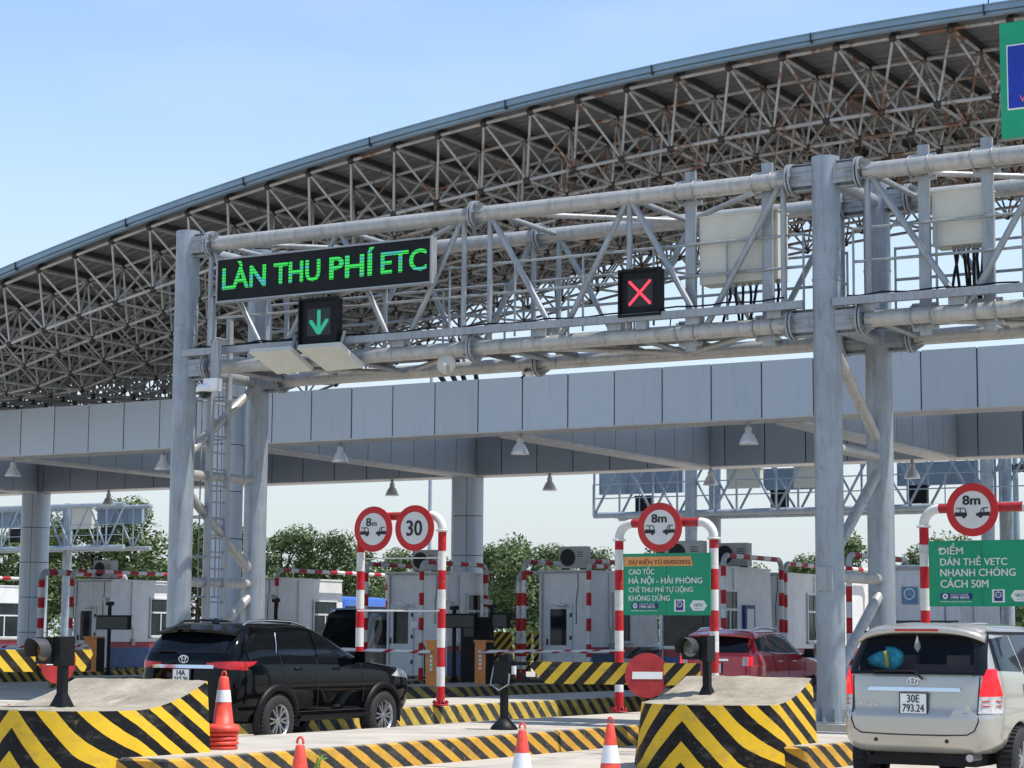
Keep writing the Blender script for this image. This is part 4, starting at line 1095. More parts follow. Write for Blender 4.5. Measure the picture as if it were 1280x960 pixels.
# ------------------------------------------------------------------ toll booths
def booth(x0, x1, y0, y1, label, door=True, big_window=False, slant=.25, zb=.42, zt=3.47, win=None, ac=None, band=True, wins2=None):
    """x0..x1 wide, rear wall at y0 facing the camera, side wall at x1; the far end leans out"""
    t = thing('toll_booth', label, 'booth', ((x0 + x1)/2, (y0 + y1)/2, .3))
    v = [(x0, y0, zb), (x1, y0, zb), (x1, y1 + slant, zb), (x0, y1 + slant, zb), (x0, y0, zt), (x1, y0, zt), (x1, y1, zt), (x0, y1, zt)]
    w_ = MB().add(v, [(3, 2, 1, 0), (4, 5, 6, 7), (0, 1, 5, 4), (1, 2, 6, 5), (2, 3, 7, 6), (3, 0, 4, 7)])
    wl = w_.build('wall', m_wall, t)
    if band:
        bd = MB()
        f = lambda z: y1 + slant * (zt - z) / (zt - zb) - .01
        for (za, zc, e, m) in ((zb, 1.12, .006, m_blue), (1.12, 1.32, .008, m_redb)):
            q = MB().add([(x1 + e, y0, za), (x1 + e, f(za), za), (x1 + e, f(zc), zc), (x1 + e, y0, zc), (x1 - .01, y0, za), (x1 - .01, f(za), za), (x1 - .01, f(zc), zc), (x1 - .01, y0, zc)],
                         [(0, 1, 2, 3), (3, 2, 6, 7), (0, 3, 7, 4), (1, 5, 6, 2)]); q.build('side_band', m, t)
    MB().bb(x0 - .03, x1 + .03, y0 - .03, y1 + .03, zt, zt + .05).build('roof', m_wall, t)
    MB().bb(x0 - .1, x1 + .1, y0 - .1, y1 + .4, .3, zb).build('base', m_kerb3, t)
    def window(xa, ya, yb, za, zc, divs=1, lower=True):
        fr_ = MB(); T = .055
        X = x1
        for a_, b_ in ((za, za + T), (zc - T, zc)): fr_.bb(X, X + .05, ya, yb, a_, b_)
        for a_, b_ in ((ya, ya + T), (yb - T, yb)): fr_.bb(X, X + .05, a_, b_, za + T, zc - T)
        zm = za + (zc - za) * .62; fr_.bb(X, X + .047, ya + T, yb - T, zm - .03, zm + .03)
        ym = ya + (yb - ya) * .5; fr_.bb(X, X + .046, ym - .025, ym + .025, za + T, zm - .03)
        fo = fr_.build('window_frame', m_frame, t)
        MB().bb(X, X + .02, ya + .02, yb - .02, za + .02, zc - .02).build('pane', m_glass, fo)
    for ws in (win or []): window(x1, *ws)
    rb = random.Random(int(x0 * 10))
    cdx = y0 + (y1 - y0) * .3
    MB().path([(x1 + .03, cdx, zt - .02), (x1 + .03, cdx, 1.9), (x1 + .03, cdx + .12, 1.8), (x1 + .03, cdx + .12, 1.35)], .014, 6).build('conduit', m_ac, t)
    MB().bb(x1, x1 + .07, cdx + .04, cdx + .2, 1.2, 1.42).build('junction_box', m_ac, t)
    xx = x0 + (x1 - x0) * .82
    MB().path([(xx, y0 - .02, zt), (xx + .02, y0 - .03, zt - .4), (xx - .05, y0 - .02, zt - .9), (xx - .04, y0 - .02, zt - 1.5)], .010, 5).build('loose_cable', m_black, t)
    MB().tube((x0 + .12, y0 - .035, zt - .05), (x0 + .12, y0 - .035, zb), .025, 8).build('drain_pipe', m_ac, t)
    for ws in (win or []): MB().bb(x1, x1 + .1, ws[0] - .05, ws[1] + .05, ws[2] - .05, ws[2] - .005).build('sill', m_ac, t)
    MB().bb(x0 - .05, x1 + .05, y0 - .05, y0 - .02, zt - .05, zt + .02).build('drip_edge', m_ac, t)
    if big_window:
        za, zc = 1.32, 2.7; fr_ = MB()
        for a_, b_ in ((za, za + .07), (zc - .07, zc)): fr_.bb(x0 + .05, x1 - .05, y0 - .05, y0, a_, b_)
        for a_, b_ in ((x0 + .05, x0 + .13), (x1 - .13, x1 - .05)): fr_.bb(a_, b_, y0 - .05, y0, za + .07, zc - .07)
        fo = fr_.build('window_frame', m_frame, t)
        MB().bb(x0 + .07, x1 - .07, y0 - .02, y0, za + .02, zc - .02).build('pane', m_glass, fo)
        MB().bb(x0, x1, y0 - .008, y0, 1.1, 1.3).build('front_band', m_redb, t); MB().bb(x0, x1, y0 - .006, y0, zb, 1.1).build('front_band', m_blue, t)
    if door:
        dx = door if isinstance(door, float) else .32; xc = x0 + (x1 - x0) * dx; hw = .40; z1 = zb + 2.08
        fr_ = MB()
        for a_, b_ in ((xc - hw - .06, xc - hw), (xc + hw, xc + hw + .06)): fr_.bb(a_, b_, y0 - .045, y0, zb, z1)
        fr_.bb(xc - hw - .06, xc + hw + .06, y0 - .045, y0, z1, z1 + .06); fo = fr_.build('door_frame', m_frame, t)
        dr_ = MB().bb(xc - hw, xc + hw, y0 - .03, y0, zb + .02, zb + .95)
        for a_, b_ in ((xc - hw, xc - hw + .13), (xc + hw - .13, xc + hw)): dr_.bb(a_, b_, y0 - .03, y0, zb + .95, z1)
        dr_.bb(xc - hw + .13, xc + hw - .13, y0 - .03, y0, z1 - .1, z1); do = dr_.build('door', m_frame, t)
        MB().bb(xc - hw + .12, xc + hw - .12, y0 - .016, y0, zb + .94, z1 - .09).build('pane', m_glass, do)
        MB().bb(xc - hw + .04, xc - hw + .07, y0 - .08, y0 - .03, zb + .95, zb + 1.13).build('handle', m_black, do)
        hg = MB()
        for zz in (.35, 1.1, 1.75): hg.bb(xc + hw - .01, xc + hw + .05, y0 - .065, y0 - .045, zb + zz, zb + zz + .12)
        hg.build('hinge', m_dark, do)
        lm = MB().tube((xc + .05, y0 - .14, z1 + .03), (xc + .3, y0 - .14, z1 + .0), .05, 10); lm.bb(xc - .15, xc + .1, y0 - .12, y0, z1 + .05, z1 + .08); lm.build('door_lamp', m_hood, t)
    return t
def aircon(x, y, z, label, w_=.85, rz=0):
    t = thing('air_conditioner', label, 'air conditioner', (x, y, z), group='air conditioner units on the booth roofs')
    MB().bb(x - w_/2, x + w_/2, y - .17, y + .17, z + .05, z + .68).build('case', m_ac, t)
    MB().lathe([(.25, .012), (.26, .012), (.265, 0)], 28, (x - w_*.16, y - .17, z + .36), FRONT).build('fan_rim', m_ac, t)
    MB().lathe([(0, .004), (.25, .004), (.255, 0)], 28, (x - w_*.16, y - .17, z + .36), FRONT, sm=False).build('fan_opening', m_dark, t)
    gr = MB()
    for r_ in (.08, .15, .22): gr.path([(x - w_*.16 + r_*cos(a), y - .19, z + .36 + r_*sin(a)) for a in [2*pi*k/20 for k in range(21)]], .005, 4)
    for k in range(4):
        a = k*pi/4; gr.bar((x - w_*.16 - .25*cos(a), y - .19, z + .36 - .25*sin(a)), (x - w_*.16 + .25*cos(a), y - .19, z + .36 + .25*sin(a)), .006, .006)
    gr.build('fan_grille', m_dark, t)
    gv = MB()
    for k in range(3): gv.bb(x + w_*.2, x + w_*.42, y - .178, y - .17, z + .5 - k*.06, z + .52 - k*.06)
    gv.build('vent', m_dark, t)
    ft = MB()
    for s in (-1, 1): ft.bb(x + s*w_*.35 - .03, x + s*w_*.35 + .03, y - .2, y + .2, z, z + .05)
    ft.build('foot', m_black, t)
    return t
def guard(x, ya, yb, label, zt=3.75, zb=.33, r=.072, elb=True):
    """striped pipe hoop along the booth side"""
    t = thing('pipe_guard', label, 'guard frame', (x, (ya + yb)/2, zb), group='red and white pipe guards around the booths')
    for y, s in ((ya, 1), (yb, -1)):
        MB().path([(x, y, zb), (x, y, zt - .28)], r, 14).build('post', m_rw, t)
        MB().path([(x, y + s*(.25 - .25*cos(a)), zt - .25 + .25*sin(a)) for a in [pi/2*k/6 for k in range(7)]], r*1.02, 14).build('elbow', m_grey_el, t)
        MB().lathe([(0, 0), (r*1.35, 0), (r*1.35, .03), (0, .03)], 14, (x, y, zt - .28)).build('collar', m_grey_el, t)
    MB().tube((x, ya + .25, zt), (x, yb - .25, zt), r*.92, 14).build('top_bar', m_rw2, t)
    return t
m_grey_el = mat('elbow_grey', (.46, .47, .47), .5)
# booth by booth
b1 = booth(-35.42, -33.25, 52.9, 54.9, 'pale toll booth with a notice on its door, behind the two round signs', win=[(53.95, 54.75, 1.5, 2.9)], door=.24)
q = on(1, 52.87, 518.5, 781); MB().bb(q.x - .13, q.x + .13, 52.84, 52.86, q.z - .1, q.z + .1).build('notice', m_print, b1)
MB().path([(-34.0, 52.82, .45), (-34.0, 52.82, 1.25), (-34.06, 52.8, 1.33), (-34.2, 52.8, 1.33)], .022, 8).build('water_pipe', m_dark, b1)
aircon(-34.45, 53.6, 3.52, 'air conditioner on the booth roof right below the round 30 sign')
guard(-33.05, 51.15, 54.75, 'red and white pipe guard at the near side of the booth behind the round signs')
guard(-35.65, 52.1, 56.0, 'red and white pipe guard at the far side of the booth behind the round signs')
b2 = booth(-29.95, -28.4, 52.6, 57.0, 'pale toll booth with a glazed door, left of the DỰ KIẾN TỪ board', win=[(54.2, 55.3, 1.45, 2.9)], door=.42)
aircon(-29.0, 53.0, 3.52, 'air conditioner on the roof of the booth left of the DỰ KIẾN TỪ board')
guard(-28.0, 52.0, 57.2, 'red and white pipe guard right of the glazed door booth')
guard(-30.05, 51.9, 57.2, 'red and white pipe guard left of the glazed door booth')
guard(-30.4, 52.2, 55.6, 'low red and white pipe guard left of the glazed door booth', zt=3.45)
b4 = booth(-25.0, -23.35, 50.4, 54.0, 'pale toll booth with one large rear window, behind the red SUV', door=False, big_window=True, win=[(50.75, 51.75, 1.5, 2.9)])
wb = MB().bb(-23.35, -23.25, 52.1, 52.75, 1.75, 2.5); wb.build('wall_box', m_navy, b4)
MB().bb(-23.25, -23.24, 52.2, 52.65, 1.85, 2.4).build('keypad', m_frame, b4)
aircon(-24.5, 51.0, 3.52, 'dark air conditioner on the large window booth, nearest the green board', 1.1)
aircon(-23.85, 52.6, 3.52, 'air conditioner on the large window booth, further from the green board', 1.0)
guard(-22.75, 49.6, 53.4, 'red and white pipe guard beside the large window booth behind the red SUV')
b5 = booth(-25.6, -24.0, 56.7, 63.5, 'pale toll booth just left of the tall right gantry column', door=False, win=[(58.2, 59.9, 1.5, 2.95)])
guard(-23.7, 55.9, 63.0, 'red and white pipe guard just left of the tall right gantry column')
b6 = booth(-17.15, -15.45, 46.6, 49.5, 'pale cabin with a blue square plate, between the gantry columns and the ĐIỂM board', zt=3.28, door=False, big_window=False, band=False)
MB().bb(-17.1, -15.5, 46.57, 46.6, .9, 2.05).build('dark_window', m_glass, b6)
q = on(1, 46.55, 1136.5, 744)
MB().bb(q.x - .19, q.x + .19, 46.57, 46.6, q.z - .2, q.z + .2).build('emblem_plate', m_logo, b6)
MB().lathe([(.11, 0), (.11, .006), (.135, .006), (.135, 0)], 26, (q.x, 46.565, q.z + .03), FRONT, sm=False).build('emblem_ring', m_print, b6)
em = MB()
for a in (90, 210, 330): em.bar((q.x, 46.56, q.z + .03), (q.x + .11*cos(radians(a)), 46.56, q.z + .03 + .11*sin(radians(a))), .006, .03, up=(0, 1, 0))
em.build('emblem_spokes', m_print, b6)
guard(-17.75, 45.6, 49.5, 'red and white pipe guard between the two tall right gantry columns', zt=3.55, zb=.3)
b7 = booth(-12.35, -10.6, 46.0, 49.5, 'pale toll booth behind the silver minivan and the ĐIỂM board', zt=3.3, door=.35)
guard(-13.0, 44.2, 48, 'red and white pipe guard left of the booth behind the silver minivan', zt=3.4, zb=.3)
guard(-10.35, 44.4, 48.5, 'red and white pipe guard right of the booth behind the silver minivan', zt=3.4, zb=.3)
b3 = booth(-44.3, -42.3, 56.6, 60.3, 'pale toll booth between the left gantry columns and the blue truck', win=[(58.6, 60.0, 1.5, 2.8)], door=False)
guard(-41.9, 56.0, 62.6, 'red and white pipe guard between the left gantry columns and the two round signs')
b0 = booth(-51.3, -49.6, 56.6, 60.2, 'pale toll booth with a blue base, left of the left gantry column', win=[(58.7, 59.9, 1.5, 2.9)], door=.36)
aircon(-50.4, 57.2, 3.52, 'air conditioner on the booth with the blue base at the left')
guard(-51.75, 55.4, 59.8, 'thick red and white pipe guard beside the left canopy column', r=.12)
guard(-49.35, 54.3, 60.6, 'red and white pipe guard in front of the booth with the blue base')
bm = booth(-63.2, -60.9, 60.8, 64.2, 'pale toll booth with a side window at the left edge of the photo', win=[(62.2, 63.9, 1.4, 2.85)], door=False)
guard(-57.9, 58.6, 62.2, 'red and white pipe guard at the left edge, in front of the left canopy column', zt=3.7)

# ------------------------------------------------------------------ boom barriers, cameras, displays
def boom(x, y, label, arm, zb=.33, h=1.12, w_=.34):
    t = thing('boom_barrier', label, 'barrier', (x, y, zb), group='orange boom barriers at the booths')
    MB().bb(x - w_/2, x + w_/2, y - .17, y + .17, zb, zb + h).build('cabinet', m_orange, t)
    MB().box((x, y, zb + h + .03), (w_ + .06, .4, .06)).build('lid', m_orange, t)
    MB().bb(x + w_/2, x + w_/2 + .06, y - .17, y + .17, zb, zb + h).build('side_cover', m_black, t)
    mk = MB()
    for k in range(4): mk.bb(x - .04, x + .04, y - .176, y - .17, zb + .72 - k*.11, zb + .79 - k*.11)
    mk.build('plate', m_print, t)
    z = zb + h - .25
    a, b = Vector((x, y - .22, z)), Vector((x + arm[0], y + arm[1] - .22, z + arm[2]))
    MB().tube(a, b, .05, 10).build('arm', m_boom, t)
    return t
q = on(2, .33, 604, 855); boom(q.x, q.y, 'orange boom barrier right of the round sign frame, its arm reaching right', (4.4, 0, .05))
q = on(2, .33, 543, 857); boom(q.x, q.y, 'orange boom barrier hidden behind the right post of the round sign frame', (-3.6, 0, .05), zb=.33)
q = on(1, 54.2, 117, 815); boom(q.x, q.y, 'orange boom barrier with its white arm reaching left, beside the left crash block', (-5.2, 0, -.1), w_=.55)
def cam_pole(x, y, label, ztop, zb=.33, board_=None, camdir=-1, col=None):
    t = thing('camera_pole', label, 'camera pole', (x, y, zb))
    MB().tube((x, y, zb), (x, y, ztop), .06, 10).build('pole', m_black, t)
    MB().lathe([(0, 0), (.16, 0), (.16, .03), (.07, .12), (0, .12)], 12, (x, y, zb)).build('foot', m_black, t)
    MB().box((x + camdir*.12, y - .1, ztop + .06), (.36, .14, .13), (Vector((.93, -.35, -.1)).normalized(), Vector((.35, .93, 0)).normalized(), Z3)).build('camera', m_ac, t)
    MB().bb(x - .1, x + .1, y - .08, y + .08, ztop - .12, ztop).build('joint', m_black, t)
    return t
def display(x0, x1, z0, z1, y, label):
    t = thing('lane_display', label, 'display', ((x0 + x1)/2, y, z0), group='black display boards at the booths')
    MB().bb(x0, x1, y, y + .16, z0, z1).build('housing', m_black, t)
    MB().bb(x0 + .03, x1 - .03, y - .005, y, z0 + .03, z1 - .03).build('screen', m_glass, t)
    MB().bb(x0 - .02, x1 + .02, y - .08, y + .18, z1, z1 + .02).build('visor', m_black, t)
    return t
def at_depth(Y, x, y): return on(1, Y, x, y)
for Y, xp, yb_, yt_, b0_, b1_, bz0, bz1, lb in ((50.0, 568, 855, 757, 557, 599, 785, 768, 'in front of the booth behind the round signs'),
        (50.5, 615, 850, 755, 617, 640, 785, 767, 'just right of the middle canopy column'),
        (50.0, 137.5, 835, 752, 127, 167, 787, 770, 'in front of the blue based booth at the left'),
        (52.5, 345, 800, 748, 332, 366, 787, 776, 'above the roof of the black SUV')):
    p = at_depth(Y, xp, yt_); cam_pole(p.x, Y, 'black pole with a grey camera ' + lb, p.z)
    a, b = at_depth(Y, b0_, bz0), at_depth(Y, b1_, bz1)
    display(a.x, b.x, a.z, b.z, Y - .25, 'black display board ' + lb)
# ticket machine box, small details
q = on(2, .33, 631, 852)
t = thing('ticket_machine', 'black ticket machine above the motor of the striped gate', 'machine', (q.x - .4, 50.8, .33))
MB().bb(q.x - .75, q.x - .1, 50.6, 51.2, .33, 2.15).build('case', m_black, t); MB().bb(q.x - .65, q.x - .2, 50.58, 50.6, 1.6, 1.9).build('screen', m_glass, t)
# yellow striped fence plates behind the lane
t = thing('striped_barrier', 'yellow and black striped lane barrier on the far island behind the swing gate', 'barrier', (-33, 58, .3))
for k, (xa, xb) in enumerate(((614, 640), (644, 664), (668, 676))):
    a, b = on(1, 58, xa, 845), on(1, 58, xb, 845)
    MB().bb(a.x, b.x, 58, 58.05, .55, 1.75, uv=True).build('board', m_board2, t) if False else MB().prism([(a.x, .5), (b.x, .5), (b.x, 1.75), (a.x, 1.75)], (0, 58, 0), FRONT, .05).build('board', m_board, t)
    MB().bb(a.x, a.x + .06, 58.06, 58.12, .3, 1.7).build('post', m_white, t)

# ------------------------------------------------------------------ far gantry on the exit side
def far_gantry(Y, x0, x1, cols, label, z0=6.33, z1=8.56, cantl=True, extra=()):
    t = thing('sign_gantry', label, 'gantry', ((x0 + x1)/2, Y, 0))
    for x in cols:
        for dy in (0, 2.15): MB().tube((x, Y + dy, 0), (x, Y + dy, z1 + .3), .24, 14).build('column', m_galvd, t)
    for dy in (0, 2.15):
        for z in (z0, z1): MB().tube((x0, Y + dy, z), (x1, Y + dy, z), .12, 10).build('chord', m_galvd, t)
        n = max(2, round((x1 - x0) / 1.28)); st = (x1 - x0) / n
        for k in range(n):
            a, b = x0 + st*k, x0 + st*(k+1); 
            MB().tube((a, Y + dy, z0 if k % 2 == 0 else z1), (b, Y + dy, z1 if k % 2 == 0 else z0), .05, 6).build('diagonal', m_galvd, t)
            if k % 2 == 0: MB().tube((a, Y + dy, z0), (a, Y + dy, z1), .045, 6).build('vertical', m_galvd, t)
    wk = MB().bb(x0, x1, Y + .3, Y + 2.0, z0 - .02, z0 + .03); wk.build('walkway', m_grate, t)
    hr = MB()
    for z in (z0 + .65, z0 + 1.2): hr.tube((x0, Y - .1, z), (x1, Y - .1, z), .025, 6)
    n = int((x1 - x0)/2)
    for k in range(n + 1): hr.tube((x0 + (x1-x0)*k/n, Y - .1, z0), (x0 + (x1-x0)*k/n, Y - .1, z0 + 1.2), .022, 6)
    hr.build('handrail', m_galvd, t)
    return t
RY = 72.3
far_gantry(RY, -38.7, -4.0, (-34.5, -22.9, -9), 'far grey gantry seen under the canopy at the right')
def back_sign(xa, xb, ya, yb, Y, label):
    A, B = on(1, Y, xa, ya), on(1, Y, xb, ya); z0 = on(1, Y, (xa+xb)/2, yb).z; z1 = on(1, Y, (xa+xb)/2, ya).z
    t = thing('overhead_sign', label, 'sign', ((A.x + B.x)/2, Y, z0), group='backs of signs on the far gantries')
    MB().bb(A.x, B.x, Y, Y + .18, z0, z1).build('panel', m_rearpanel, t)
    n = max(2, round((B.x - A.x)/1.2))
    for k in range(n + 1): MB().bb(A.x + (B.x-A.x)*k/n - .02, A.x + (B.x-A.x)*k/n + .02, Y - .04, Y, z0, z1).build('rib', m_galvd, t)
def far_box(xa, xb, ya, yb, Y, label, m=None, name='lane_signal', cat='lane signal'):
    A, B = on(1, Y, xa, ya), on(1, Y, xb, ya); z0 = on(1, Y, (xa+xb)/2, yb).z; z1 = on(1, Y, (xa+xb)/2, ya).z
    t = thing(name, label, cat, ((A.x + B.x)/2, Y, z0))
    MB().bb(A.x, B.x, Y, Y + .25, z0, z1).build('housing', m or m_black, t)
    MB().bb(A.x - .03, B.x + .03, Y - .03, Y + .3, z1, z1 + .05).build('top_edge', m or m_black, t)
back_sign(750, 853, 590, 617, RY + 2.5, 'grey sign back on the far gantry, above the DỰ KIẾN TỪ board')
back_sign(955, 1018, 585, 612, RY + 2.5, 'grey sign back on the far gantry, touching the tall right column')
back_sign(1122, 1222, 577, 606, RY + 2.5, 'grey sign back on the far gantry, above the rightmost 8m sign')
far_box(794, 813, 621, 641, RY + .5, 'black signal housing on the far gantry behind the left 8m sign')
far_box(963, 983, 614, 634, RY + .5, 'black signal housing on the far gantry left of the tall right column')
far_box(1136, 1158, 608, 629, RY + .5, 'black signal housing on the far gantry left of the rightmost 8m sign')
far_box(908, 950, 586, 610, RY + .5, 'cream cabinet on the far gantry, left of the black signal housing', m_cab, 'control_cabinet', 'cabinet')
far_box(992, 1018, 583, 609, RY + .4, 'cream cabinet on the far gantry touching the tall right column', m_cab, 'control_cabinet', 'cabinet')
LY = 85.0
far_gantry(LY, -100, -73.7, (-79.6, -92), 'far grey gantry at the left edge, behind the left canopy column', z0=6.15, z1=8.4)
back_sign(123, 178, 632, 655, LY + 2.4, 'grey sign back at the end of the far left gantry')
back_sign(0, 28, 637, 660, LY + 2.4, 'grey sign back at the left edge of the photo')
far_box(127, 142, 660, 677, LY + .5, 'black signal housing at the right end of the far left gantry')
far_box(12, 22, 662, 678, LY + .5, 'black signal housing on the far left gantry near the photo edge')
far_box(87, 115, 635, 661, LY + .5, 'cream cabinet on the far left gantry beside the canopy column', m_cab, 'control_cabinet', 'cabinet')

# light mast and a plain pole
p = on(1, 180, 1269, 585)
t = thing('light_mast', 'tall thin light mast with a ring of floodlights at the right edge', 'light mast', (p.x, 180, 0))
MB().tube((p.x, 180, 0), (p.x, 180, p.z + 1), .42, 12, r2=.22).build('mast', m_galvd, t)
for k in range(7):
    a = k * 2*pi/7; MB().box((p.x + 1.1*cos(a), 180 + 1.1*sin(a), p.z), (.7, .5, .6)).build('floodlight', m_node, t)
MB().lathe([(.9, -.08), (1.15, 0), (.9, .08)], 20, (p.x, 180, p.z + .2)).build('ring', m_galvd, t)
p = on(1, 88, 538, 590)
tag(MB().tube((p.x, 88, 0), (p.x, 88, 15.5), .11, 10, r2=.08).build('lamp_pole', m_galvd), 'plain thin grey pole behind the round 30 sign', 'pole')

# ------------------------------------------------------------------ vehicles
def interp(tab, z, k):
    n = len(tab)
    if z <= tab[0][0]: return tab[0][k]
    if z >= tab[-1][0]: return tab[-1][k]
    for i in range(n - 1):
        a, b = tab[i], tab[i+1]
        if a[0] <= z <= b[0]:
            h = b[0] - a[0]; d = (b[k] - a[k]) / h
            def tan(j):
                if j == 0 or j == n - 1:
                    jj = 0 if j == 0 else n - 2; return (tab[jj+1][k] - tab[jj][k]) / (tab[jj+1][0] - tab[jj][0])
                d0 = (tab[j][k] - tab[j-1][k]) / (tab[j][0] - tab[j-1][0]); d1 = (tab[j+1][k] - tab[j][k]) / (tab[j+1][0] - tab[j][0])
                return 0 if d0 * d1 <= 0 else 2*d0*d1/(d0+d1)
            m0, m1 = tan(i), tan(i+1); t = (z - a[0]) / h
            return (2*t**3-3*t**2+1)*a[k] + (t**3-2*t**2+t)*h*m0 + (-2*t**3+3*t**2)*b[k] + (t**3-t**2)*h*m1
class Car:
    """shell from level rings: tab rows are (z, rear x, front x, half width); x forward, y left"""
    def __init__(s, name, label, cat, loc, heading, tab, paint, n=6.0, wheel=.385, wb=1.37, track=.77, arch=.44, tyre_w=.25, cavity=None, z0=0):
        s.tab, s.n = tab, n; s.paint = paint
        s.t = thing(name, label, cat, (loc[0], loc[1], z0), radians(heading)); s.z0 = z0; s.loc, s.h = loc, radians(heading)
        s.mw = WM[s.t.name]; s.wheel, s.wb, s.track = wheel, wb, track
        zs = []
        for i in range(len(tab) - 1):
            m = max(1, int((tab[i+1][0] - tab[i][0]) / .045 + .5)); zs += [tab[i][0] + (tab[i+1][0] - tab[i][0]) * k/m for k in range(m)]
        zs.append(tab[-1][0]); K = 96; rings = []
        for z in zs:
            xr, xf, W = (interp(tab, z, k) for k in (1, 2, 3)); xm, a = (xr+xf)/2, (xf-xr)/2; ring = []
            for k in range(K):
                th = 2*pi*k/K; c, q = cos(th), sin(th)
                u = th % (pi/2); 
                ring.append((xm + a * math.copysign(abs(c)**(2/n), c), W * math.copysign(abs(q)**(2/n), q), z))
            rings.append(ring)
        # resample evenly along x on the sides so that long panels stay smooth
        mb = MB(); vs = [p for r in rings for p in r]; R_ = len(rings)
        mb.add(vs, [(i*K+k, i*K+(k+1) % K, (i+1)*K+(k+1) % K, (i+1)*K+k) for i in range(R_-1) for k in range(K)], sm=True)
        mb.add(rings[0], [tuple(range(K-1, -1, -1))]); mb.add(rings[-1], [tuple(range(K))], sm=True)
        me = mb.data('body'); me.materials.append(paint); me.materials.append(m_arch)
        bo = bpy.data.objects.new('body', me); COL.objects.link(bo); cuts = []
        import bmesh
        bm = bmesh.new(); bm.from_mesh(me); bmesh.ops.remove_doubles(bm, verts=bm.verts, dist=1e-5); bm.to_mesh(me); bm.free()
        cut = MB()
        for x in (-wb, wb):
            for sd in (-1, 1): cut.tube((x, sd * 1.2, wheel), (x, sd * (track - .22), wheel), arch, 36)
        if cavity: cut.bb(*cavity)
        cm = cut.data('cut'); bm = bmesh.new(); bm.from_mesh(cm); bmesh.ops.remove_doubles(bm, verts=bm.verts, dist=1e-5)
        bmesh.ops.recalc_face_normals(bm, faces=bm.faces); bm.to_mesh(cm); bm.free()
        cm.materials.append(m_arch)
        for p in cm.polygons: p.material_index = 0
        co = bpy.data.objects.new('cut', cm); COL.objects.link(co)
        md = bo.modifiers.new('b', 'BOOLEAN'); md.operation = 'DIFFERENCE'; md.object = co; md.solver = 'EXACT'; md.material_mode = 'TRANSFER'
        bpy.context.view_layer.update(); dg = bpy.context.evaluated_depsgraph_get()
        nm = bpy.data.meshes.new_from_object(bo.evaluated_get(dg)); bpy.data.objects.remove(bo); bpy.data.objects.remove(co)
        nm.name = 'body'; s.body = s.put('body', nm)
    def put(s, name, me, m=None, parent=None):
        if m is not None:
            me.materials.append(m)
        o = bpy.data.objects.new(name, me); COL.objects.link(o); o.parent = parent or s.t; return o
    def mb(s, name, mb, m, parent=None): return s.put(name, mb.data(name), m, parent)
    def w(s, x, z, off=0.0):
        xr, xf, W = (interp(s.tab, z, k) for k in (1, 2, 3)); xm, a = (xr+xf)/2, (xf-xr)/2
        f = min(.992, abs((x - xm)/a)); return W * (1 - f**s.n) ** (1/s.n) + off
    def xr(s, y, z, off=0.0):
        xr, xf, W = (interp(s.tab, z, k) for k in (1, 2, 3)); xm, a = (xr+xf)/2, (xf-xr)/2
        f = min(.975, abs(y/W)); return xm - a * (1 - f**s.n) ** (1/s.n) - off
    def xf(s, y, z, off=0.0):
        xr, xf, W = (interp(s.tab, z, k) for k in (1, 2, 3)); xm, a = (xr+xf)/2, (xf-xr)/2
        f = min(.975, abs(y/W)); return xm + a * (1 - f**s.n) ** (1/s.n) + off
    def patch(s, P, nu, nv, m, name, parent=None, rim=.012):
        """P(u, v) -> point on the shell; solid sheet with a skirt that goes inwards"""
        mb = MB(); g = [[Vector(P(i/nu, j/nv, 0)) for j in range(nv+1)] for i in range(nu+1)]
        vs = [p for r in g for p in r]; mb.add(vs, [(i*(nv+1)+j, (i+1)*(nv+1)+j, (i+1)*(nv+1)+j+1, i*(nv+1)+j+1) for i in range(nu) for j in range(nv)], sm=True)
        b = [(i/nu, 0) for i in range(nu)] + [(1, j/nv) for j in range(nv)] + [(1 - i/nu, 1) for i in range(nu)] + [(0, 1 - j/nv) for j in range(nv)]
        o_ = [Vector(P(u, v, 0)) for u, v in b]; i_ = [Vector(P(u, v, -rim)) for u, v in b]; k = len(b)
        mb.add(o_ + i_, [(q, (q+1) % k, k + (q+1) % k, k + q) for q in range(k)])
        return s.mb(name, mb, m, parent)
    def side(s, sd, x0, x1, zb, zt, m, name, off=.006, parent=None, nu=14, nv=6, rim=.014):
        def T(f, u):
            if not isinstance(f, (list, tuple)): return f
            if len(f) == 1: return f[0]
            q = u * (len(f) - 1); i = min(int(q), len(f) - 2); return f[i] + (f[i+1] - f[i]) * (q - i)
        def P(u, v, e):
            zl, zh = T(zb, u), T(zt, u); z = zl + (zh - zl) * v
            xa = T(x0, v); xb = T(x1, v); x = xa + (xb - xa) * u
            return (x, sd * s.w(x, z, off + e), z)
        return s.patch(P, nu, nv, m, name, parent, rim)
    def rear(s, y0, y1, zb, zt, m, name, off=.006, parent=None, nu=14, nv=6, rim=.014, front=False):
        def T(f, u):
            if not isinstance(f, (list, tuple)): return f
            q = u * (len(f) - 1); i = min(int(q), len(f) - 2); return f[i] + (f[i+1] - f[i]) * (q - i)
        def P(u, v, e):
            zl, zh = T(zb, u), T(zt, u); z = zl + (zh - zl) * v; ya, yb = T(y0, v), T(y1, v); y = ya + (yb - ya) * u
            return ((s.xf if front else s.xr)(y, z, off + e), y, z)
        return s.patch(P, nu, nv, m, name, parent, rim)
    def text(s, txt, y, z, w_, h_, m, x=None, name='lettering', bold=.02):
        """on the tail, reading left to right from behind"""
        X = x if x is not None else s.xr(y, z, .012)
        o = lettering(txt, 0, 0, m, None, ((X, y, z), (Vector((0, -1, 0)), Z3, Vector((-1, 0, 0)))), w=w_, h=h_, bold=bold, ext=.003, name=name)
        o.parent = s.t; return o
